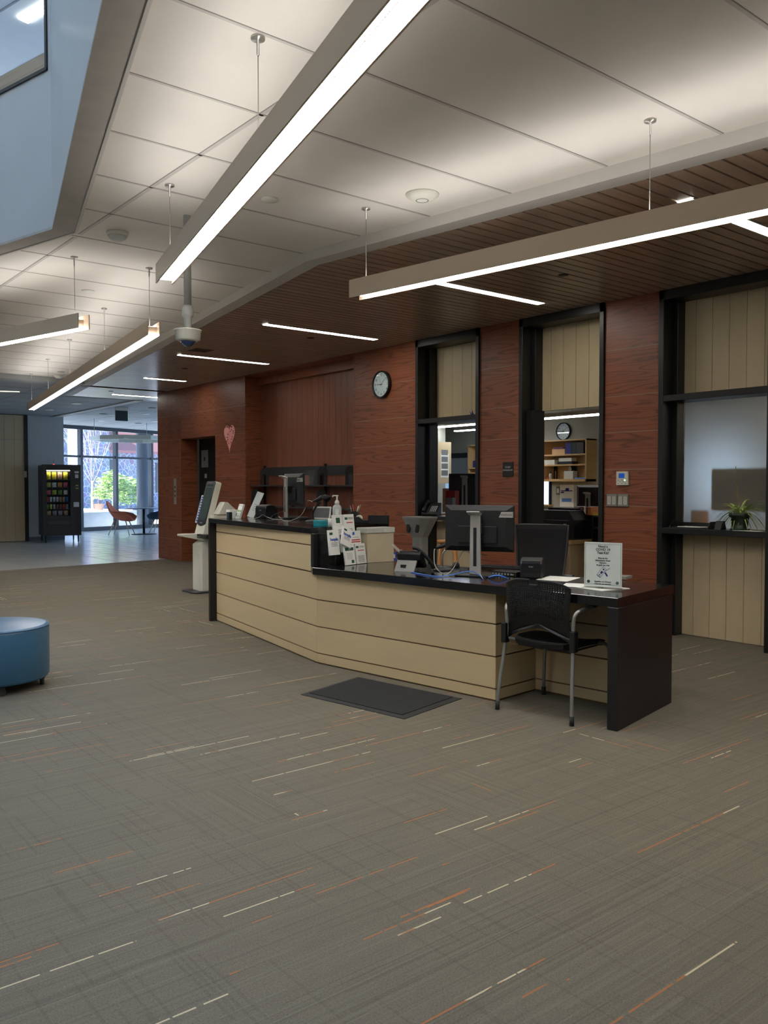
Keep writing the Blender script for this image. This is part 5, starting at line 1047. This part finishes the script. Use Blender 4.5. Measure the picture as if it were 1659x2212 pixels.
# counter with printer, near doorway
cp=atY(1200,1170,8.3); xr=atY(1234,1165,8.0).x; zt=atY(1210,1166,8.0).z
t=thing('base_cabinet','maple base cabinet standing inside the doorway','cabinet',(xr-.35,8.0,0))
b=MB(); b.box(-.35,.32,.03,.62,0,zt-.05); b.build('body','maple',t); b=MB(); b.box(-.37,.35,0,.65,zt-.05,zt); b.build('countertop','shelf_wood',t,.003)
ph=atY(1200,1096,8.2).z-zt; t=thing('office_printer','large black office printer on the maple cabinet','printer',(xr-.33,8.28,zt))
b=MB(); b.slabY([(-.30,0),(.30,0),(.30,ph*.62),(.22,ph*.92),(-.26,ph*.92),(-.30,ph*.75)],-.2,.2); b.build('body','black_plastic',t,.012,3); b=MB(); b.box(-.18,.18,-.1,.16,ph*.92,ph*.99); b.build('paper_tray','black_matte',t,.01); b=MB(); b.box(-.24,.22,-.203,-.2,ph*.60,ph*.61); b.build('trim_line','silver',t); b=MB(); b.box(.15,.19,-.204,-.2,ph*.44,ph*.50); b.build('badge','silver_bright',t)
# dark shelving right of it
xa=xr+.03; zt2=atY(1262,1113,8.3).z; t=thing('storage_rack','low black storage rack inside the doorway on the right','shelf',(xa+.4,8.3,0))
b=MB(); b.box(-.36,.4,.38,.4,0,zt2); b.box(-.36,-.34,0,.38,0,zt2); b.box(.38,.4,0,.38,0,zt2); b.build('carcass','black_matte',t)
for z in (.1,.42,.72,zt2-.14,zt2-.0): b=MB(); b.box(-.34,.38,0,.38,z-.02,z); b.build('shelf_board','black_plastic',t)
zq=zt2
for i,(px0,px1,m_,l) in enumerate(((1240,1260,'book_maroon','book with large author lettering leaning on the black rack'),(1261,1265,'book_cream','cream book beside the maroon book on the black rack'),(1266,1269,'book_maroon','thin maroon book on the black rack'),(1270,1276,'book_orange','orange book at the right of the books on the black rack'))):
    a_=atY(px0,1100,8.36).x; c_=atY(px1,1100,8.36).x; t=thing('book',l,'book',((a_+c_)/2,8.36,zq),0,'books standing on the black rack'); hb=atY(1250,1095,8.36).z-zq; b=MB(); b.box(-(c_-a_)/2,(c_-a_)/2,0,.16,0,hb); b.build('cover',m_,t)
    if i==0: text('HARLAN',.05,'paper',t,(0,-.001,hb*.72),sx=.62); text('COBEN',.05,'paper',t,(0,-.001,hb*.30),sx=.7)
b=MB(); b.box(-.1,.1,-.05,.05,0,.03); tag(b.build('note_pad','yellow',loc=(atY(1287,1105,8.45).x,8.45,zq)),'yellow note pad at the right of the black rack','note pad')
sheet('paper_stack','white papers on the upper bay of the black rack',(xa+.42,8.36,zt2-.14),R(12),.4,.1,h=.012)
# desk with monitors in the back of the staff room
t=thing('office_desk','long maple staff desk along the back wall','desk',(-8.5,13.9,0)); b=MB(); b.box(-3.6,4.,-.4,.45,.72,.76); b.build('desktop','shelf_wood',t); b=MB()
for x in (-3.5,-.8,1.5,3.9): b.box(x-.03,x+.03,-.38,.42,0,.72)
b.build('side_panel','shelf_wood',t)
p=atY(1275,1090,13.4); 
p=atY(1273,1092,9.8); t=monitor('computer_monitor','dark monitor seen through the workroom doorway',(p.x,9.8,p.z-.13),R(12),w_=.42,h_=.30,z0=.12,tag_=False,colh=.3)
zc=p.z-.13; t=thing('office_desk','grey staff desk carrying the monitor seen through the doorway','desk',(p.x+.2,9.9,0)); b=MB(); b.box(-.5,.7,-.35,.4,zc-.04,zc-.0005); b.build('desktop','dark_plastic',t); b=MB(); b.box(-.45,-.42,-.3,.35,0,zc-.04); b.box(.62,.65,-.3,.35,0,zc-.04); b.build('side_panel','dark_plastic',t)
p=atY(1008,1060,8.1); zt=p.z
mz=atY(1008,1093,8.1).z-.05; mt=atY(1005,1023,8.1).z
t=monitor('computer_monitor','dark monitor with silver stand behind the narrow window',(atY(1006,1060,8.1).x,8.1,mz-.05),R(30),w_=.5,h_=mt-mz+.0,z0=.05,colh=mt-mz+.0-.0,tag_=False)
t=thing('office_desk','staff desk just behind the narrow window','desk',(-7.6,8.2,0)); b=MB(); b.box(-.8,.5,-.5,.5,mz-.09,mz-.0505); b.build('desktop','shelf_wood',t); b=MB(); b.box(-.75,-.72,-.45,.45,0,mz-.09); b.box(.42,.45,-.45,.45,0,mz-.09); b.build('side_panel','shelf_wood',t)
dz=mz-.05
def onst(name,label,cat,px,y,parts):
    p=atY(px,1090,y); t=thing(name,label,cat,(p.x,y,dz)); 
    for nm,bx,m_ in parts: b=MB(); b.box(*bx); b.build(nm,m_,t)
    return t
zz=atY(980,1060,7.93).z-dz; onst('gift_bag','dark red bag behind the narrow window','bag',977,7.93,[('bag',(-.09,.09,-.04,.04,0,zz),'red_bag')])
onst('book_row','row of pale books behind the dark red bag','books',974,8.3,[('books',(-.12,.14,-.05,.05,0,atY(974,1055,8.3).z-dz),'book_cream')])
onst('plastic_bag','crumpled clear plastic bag behind the narrow window','plastic bag',974,7.83,[('bag',(-.06,.06,-.03,.03,0,atY(974,1075,7.83).z-dz),'clear_bag')])
# tall cabinet on the left staff wall
XL=-10.6; ya=atX(936,1000,XL).y; yb=atX(974.5,1000,XL).y; zt=atX(958,954.5,XL).z; zb0=atX(958,1044,XL).z
t=thing('wall_cabinet','pale wall cabinet with a strip of stickers seen through the narrow window','cabinet',(XL,(ya+yb)/2,zb0)); b=MB(); b.box(-.4,0,-(yb-ya)/2-.1,(yb-ya)/2,0,zt-zb0); b.build('body','maple_board',t)
ym=atX(962.5,1000,XL).y-(ya+yb)/2; b=MB(); b.box(0,.004,ym-.12,ym+.07,.10,(zt-zb0)*.72); b.build('photo_strip','paper',t); b=MB()
for k in range(4): b.box(.004,.006,ym-.1,ym+.05,.13+k*(zt-zb0)*.165,.13+k*(zt-zb0)*.165+(zt-zb0)*.13)
b.build('photos','ink_grey',t)
b=MB(); b.box(-11.2,-11.,8.,atX(962,1000,-11.).y,0,WZ); st(b.build('wall_staff','staff_wall'),'short partition carrying the pale wall cabinet')
# monitor behind frosted glass
pm=atY(1612,1080,7.4); t=monitor('computer_monitor','dark blurred monitor behind the frosted glass',(pm.x,7.36,.98),0,w_=.66,h_=.38,z0=.2,tag_=False,colh=.3)
t=thing('office_desk','staff desk behind the frosted glass','desk',(-3.9,7.75,0)); b=MB(); b.box(-.9,1.,-.4,.5,.94,.9795); b.build('desktop','shelf_wood',t); b=MB(); b.box(-.85,-.82,-.35,.45,0,.94); b.box(.9,.93,-.35,.45,0,.94); b.build('side_panel','shelf_wood',t)
onst2=thing('orange_box','blurred orange box behind the frosted glass','box',(-4.4,7.5,.98)); b=MB(); b.box(-.08,.04,-.05,.05,0,.2); b.build('box','book_orange',onst2)

# ================================================================== LOBBY THINGS
vrz=R(79); fm=Vector((-21.33,6.985,0)); yd=Vector((-math.sin(vrz),math.cos(vrz),0)); t=thing('vending_machine','black snack vending machine against the grey wall','vending machine',fm,vrz); VW=.45; VD=.95
b=MB(); b.box(-VW,VW,.28,VD,.17,1.92); b.box(-VW,-VW+.06,.03,.28,.17,1.92); b.box(.13+.08,VW,.03,.28,.17,1.92); b.box(-VW+.06,.21,.03,.28,1.80,1.92); b.box(-VW+.06,.21,.03,.28,.17,.60); b.build('cabinet','vend_black',t,.006)
b=MB(); b.box(-VW,-VW+.1,0,.03,.17,1.93); b.box(.2,VW,0,.03,.17,1.93); b.box(-VW+.1,.2,0,.03,1.79,1.93); b.box(-VW+.1,.2,0,.03,.17,.66); b.build('door','vend_black',t,.004)
b=MB(); b.box(-VW+.1,.2,.012,.016,.66,1.79); b.build('glass','glass',t)
b=MB(); b.box(-VW+.12,.18,-.012,0,.44,.54); b.build('pickup_flap','dark_plastic',t,.004)
b=MB(); 
for z in (1.56,1.37,1.19,1.01,.83,.67): b.box(-VW+.06,.21,.05,.27,z-.012,z)
b.build('tray','dark_plastic',t)
b=MB(); b.box(-VW+.08,.19,.03,.05,1.775,1.79); b.build('lamp_strip','lens_rec',t)
b=MB(); b.box(.30,.40,-.004,0,1.72,1.77); b.box(.27,.40,-.004,0,.88,1.0); b.box(.31,.39,-.004,0,1.60,1.69); b.build('label_plates','vend_label',t)
b=MB(); b.box(.32,.39,-.005,0,1.40,1.43); b.box(.32,.39,-.005,0,1.33,1.36); b.build('lit_buttons','bright_green',t)
for sx_,sy_ in ((-1,.05),(1,.05),(-1,VD-.06),(1,VD-.06)): b=MB(); b.cyl((sx_*(VW-.07),sy_,.17),(sx_*(VW-.07),sy_,0),.022,.014,n=8); b.build('leg','vend_black',t)
b=MB(); b.cyl((-.17,.1,1.92),(-.17,.1,2.05),.004,n=6); b.build('antenna','ink',t); b=MB(); b.box(-.185,-.155,.08,.12,1.92,1.945); b.build('beacon','led_red',t)
VT=Matrix.Translation(fm)@Matrix.Rotation(vrz,4,'Z')
cols=[('yellow',(232,196,40)),('gold',(222,170,40)),('lime',(190,196,70)),('pink',(224,90,110)),('orange',(226,150,60)),('green',(110,150,60)),('red',(190,50,40)),('white',(216,214,206)),('blue',(50,110,190)),('brown',(120,90,70)),('silver',(150,150,156)),('tan',(190,150,110))]
for n_,c_ in cols: mat('snack_'+n_,c_,.35,var=.45,scale=25)
b=MB()
def snackmesh(w_,h_):
    b=MB(); N=6
    prof=[(0,.004),(.12,.5),(.35,1),(.65,1),(.88,.5),(1,.004)]
    b.loft([[(x*w_*(.96+.04*abs(math.cos(v*PI))),y*.022*s_,v*h_) for x,y in ((-.5,0),(-.3,-1),(0,-1.3),(.3,-1),(.5,0),(.3,1),(0,1.3),(-.3,1))] for v,s_ in prof],smooth=True); return b
rows=[(1.56,['yellow','yellow','tan','yellow'],.19,'top'),(1.37,['lime','white','orange','pink'],.12,'second'),(1.19,['pink','lime','green','white'],.11,'third'),(1.01,['red','white','white','white','tan','tan','blue'],.12,'fourth'),(.83,['green','lime','silver','brown','brown','red','silver'],.12,'fifth'),(.67,['tan','silver','silver','tan'],.12,'bottom')]
place=['at the left end','second from the left','third from the left','fourth from the left','fifth from the left','sixth from the left','seventh from the left']
for z,cs,h_,rn in rows:
    n_=len(cs); W2=(.53)/n_
    for i,c_ in enumerate(cs):
        q=VT@Vector((-VW+.085+W2*(i+.5),.1,z+.001)); b=snackmesh(W2*.8,h_); o=b.build('snack_packet','snack_'+c_,loc=q,rz=vrz); tag(o,'%s snack packet %s of the %s vending row'%(c_,place[i],rn),'snack','snack packets in the vending machine')
def loungechair(label,p,rz,m_,leg):
    t=thing('lounge_chair',label,'chair',p,rz); b=MB()
    secs=[(-.44,.96,.04,.01),(-.39,.84,.15,.05),(-.30,.62,.25,.09),(-.20,.48,.32,.16),(0,.40,.36,.22),(.22,.38,.34,.20),(.36,.40,.28,.10)]
    n=10; out=[];inn=[]
    def pt(s,k,o):
        x,z,hw,wall=s; a=-1+2*k/n; return Vector((x+o*.0,a*hw,z+wall*abs(a)**2.2+o))
    outer=[[pt(s,k,0) for k in range(n+1)] for s in secs]; inner=[[pt(s,k,.0)+Vector((.035 if s[1]>.5 else 0,0,.035 if s[1]<=.62 else 0)) for k in range(n+1)] for s in secs]
    b.loft([o+list(reversed(i)) for o,i in zip(outer,inner)],smooth=True); b.build('shell',m_,t)
    for sx_,sy_ in ((-1,-1),(-1,1),(1,-1),(1,1)): b=MB(); b.cyl((sx_*.16,sy_*.15,.42),(sx_*.30,sy_*.26,0),.018,.012,n=8); b.build('leg',leg,t)
    return t
ch=fl(263,1155); loungechair('orange shell lounge chair by the lobby glazing',(ch.x,ch.y,0),R(51),'orange_fabric','leg_wood')
ch2=fl(349,1150); loungechair('dark blue lounge chair right of the lobby table',(ch2.x,ch2.y,0),R(231),'navy_fabric','leg_wood')
tb=fl(311,1154); t=thing('round_table','round pedestal table between the lounge chairs','table',(tb.x,tb.y,0)); b=MB(); b.lathe([(.5,.745),(.51,.75),(.51,.765),(.001,.768)],n=40); b.build('tabletop','table_top',t); b=MB(); b.cyl((0,0,.02),(0,0,.745),.035,n=16); b.build('pedestal','black_matte',t); b=MB(); b.lathe([(.36,0),(.36,.008),(.05,.025),(.001,.025)],n=36); b.build('foot','black_matte',t)
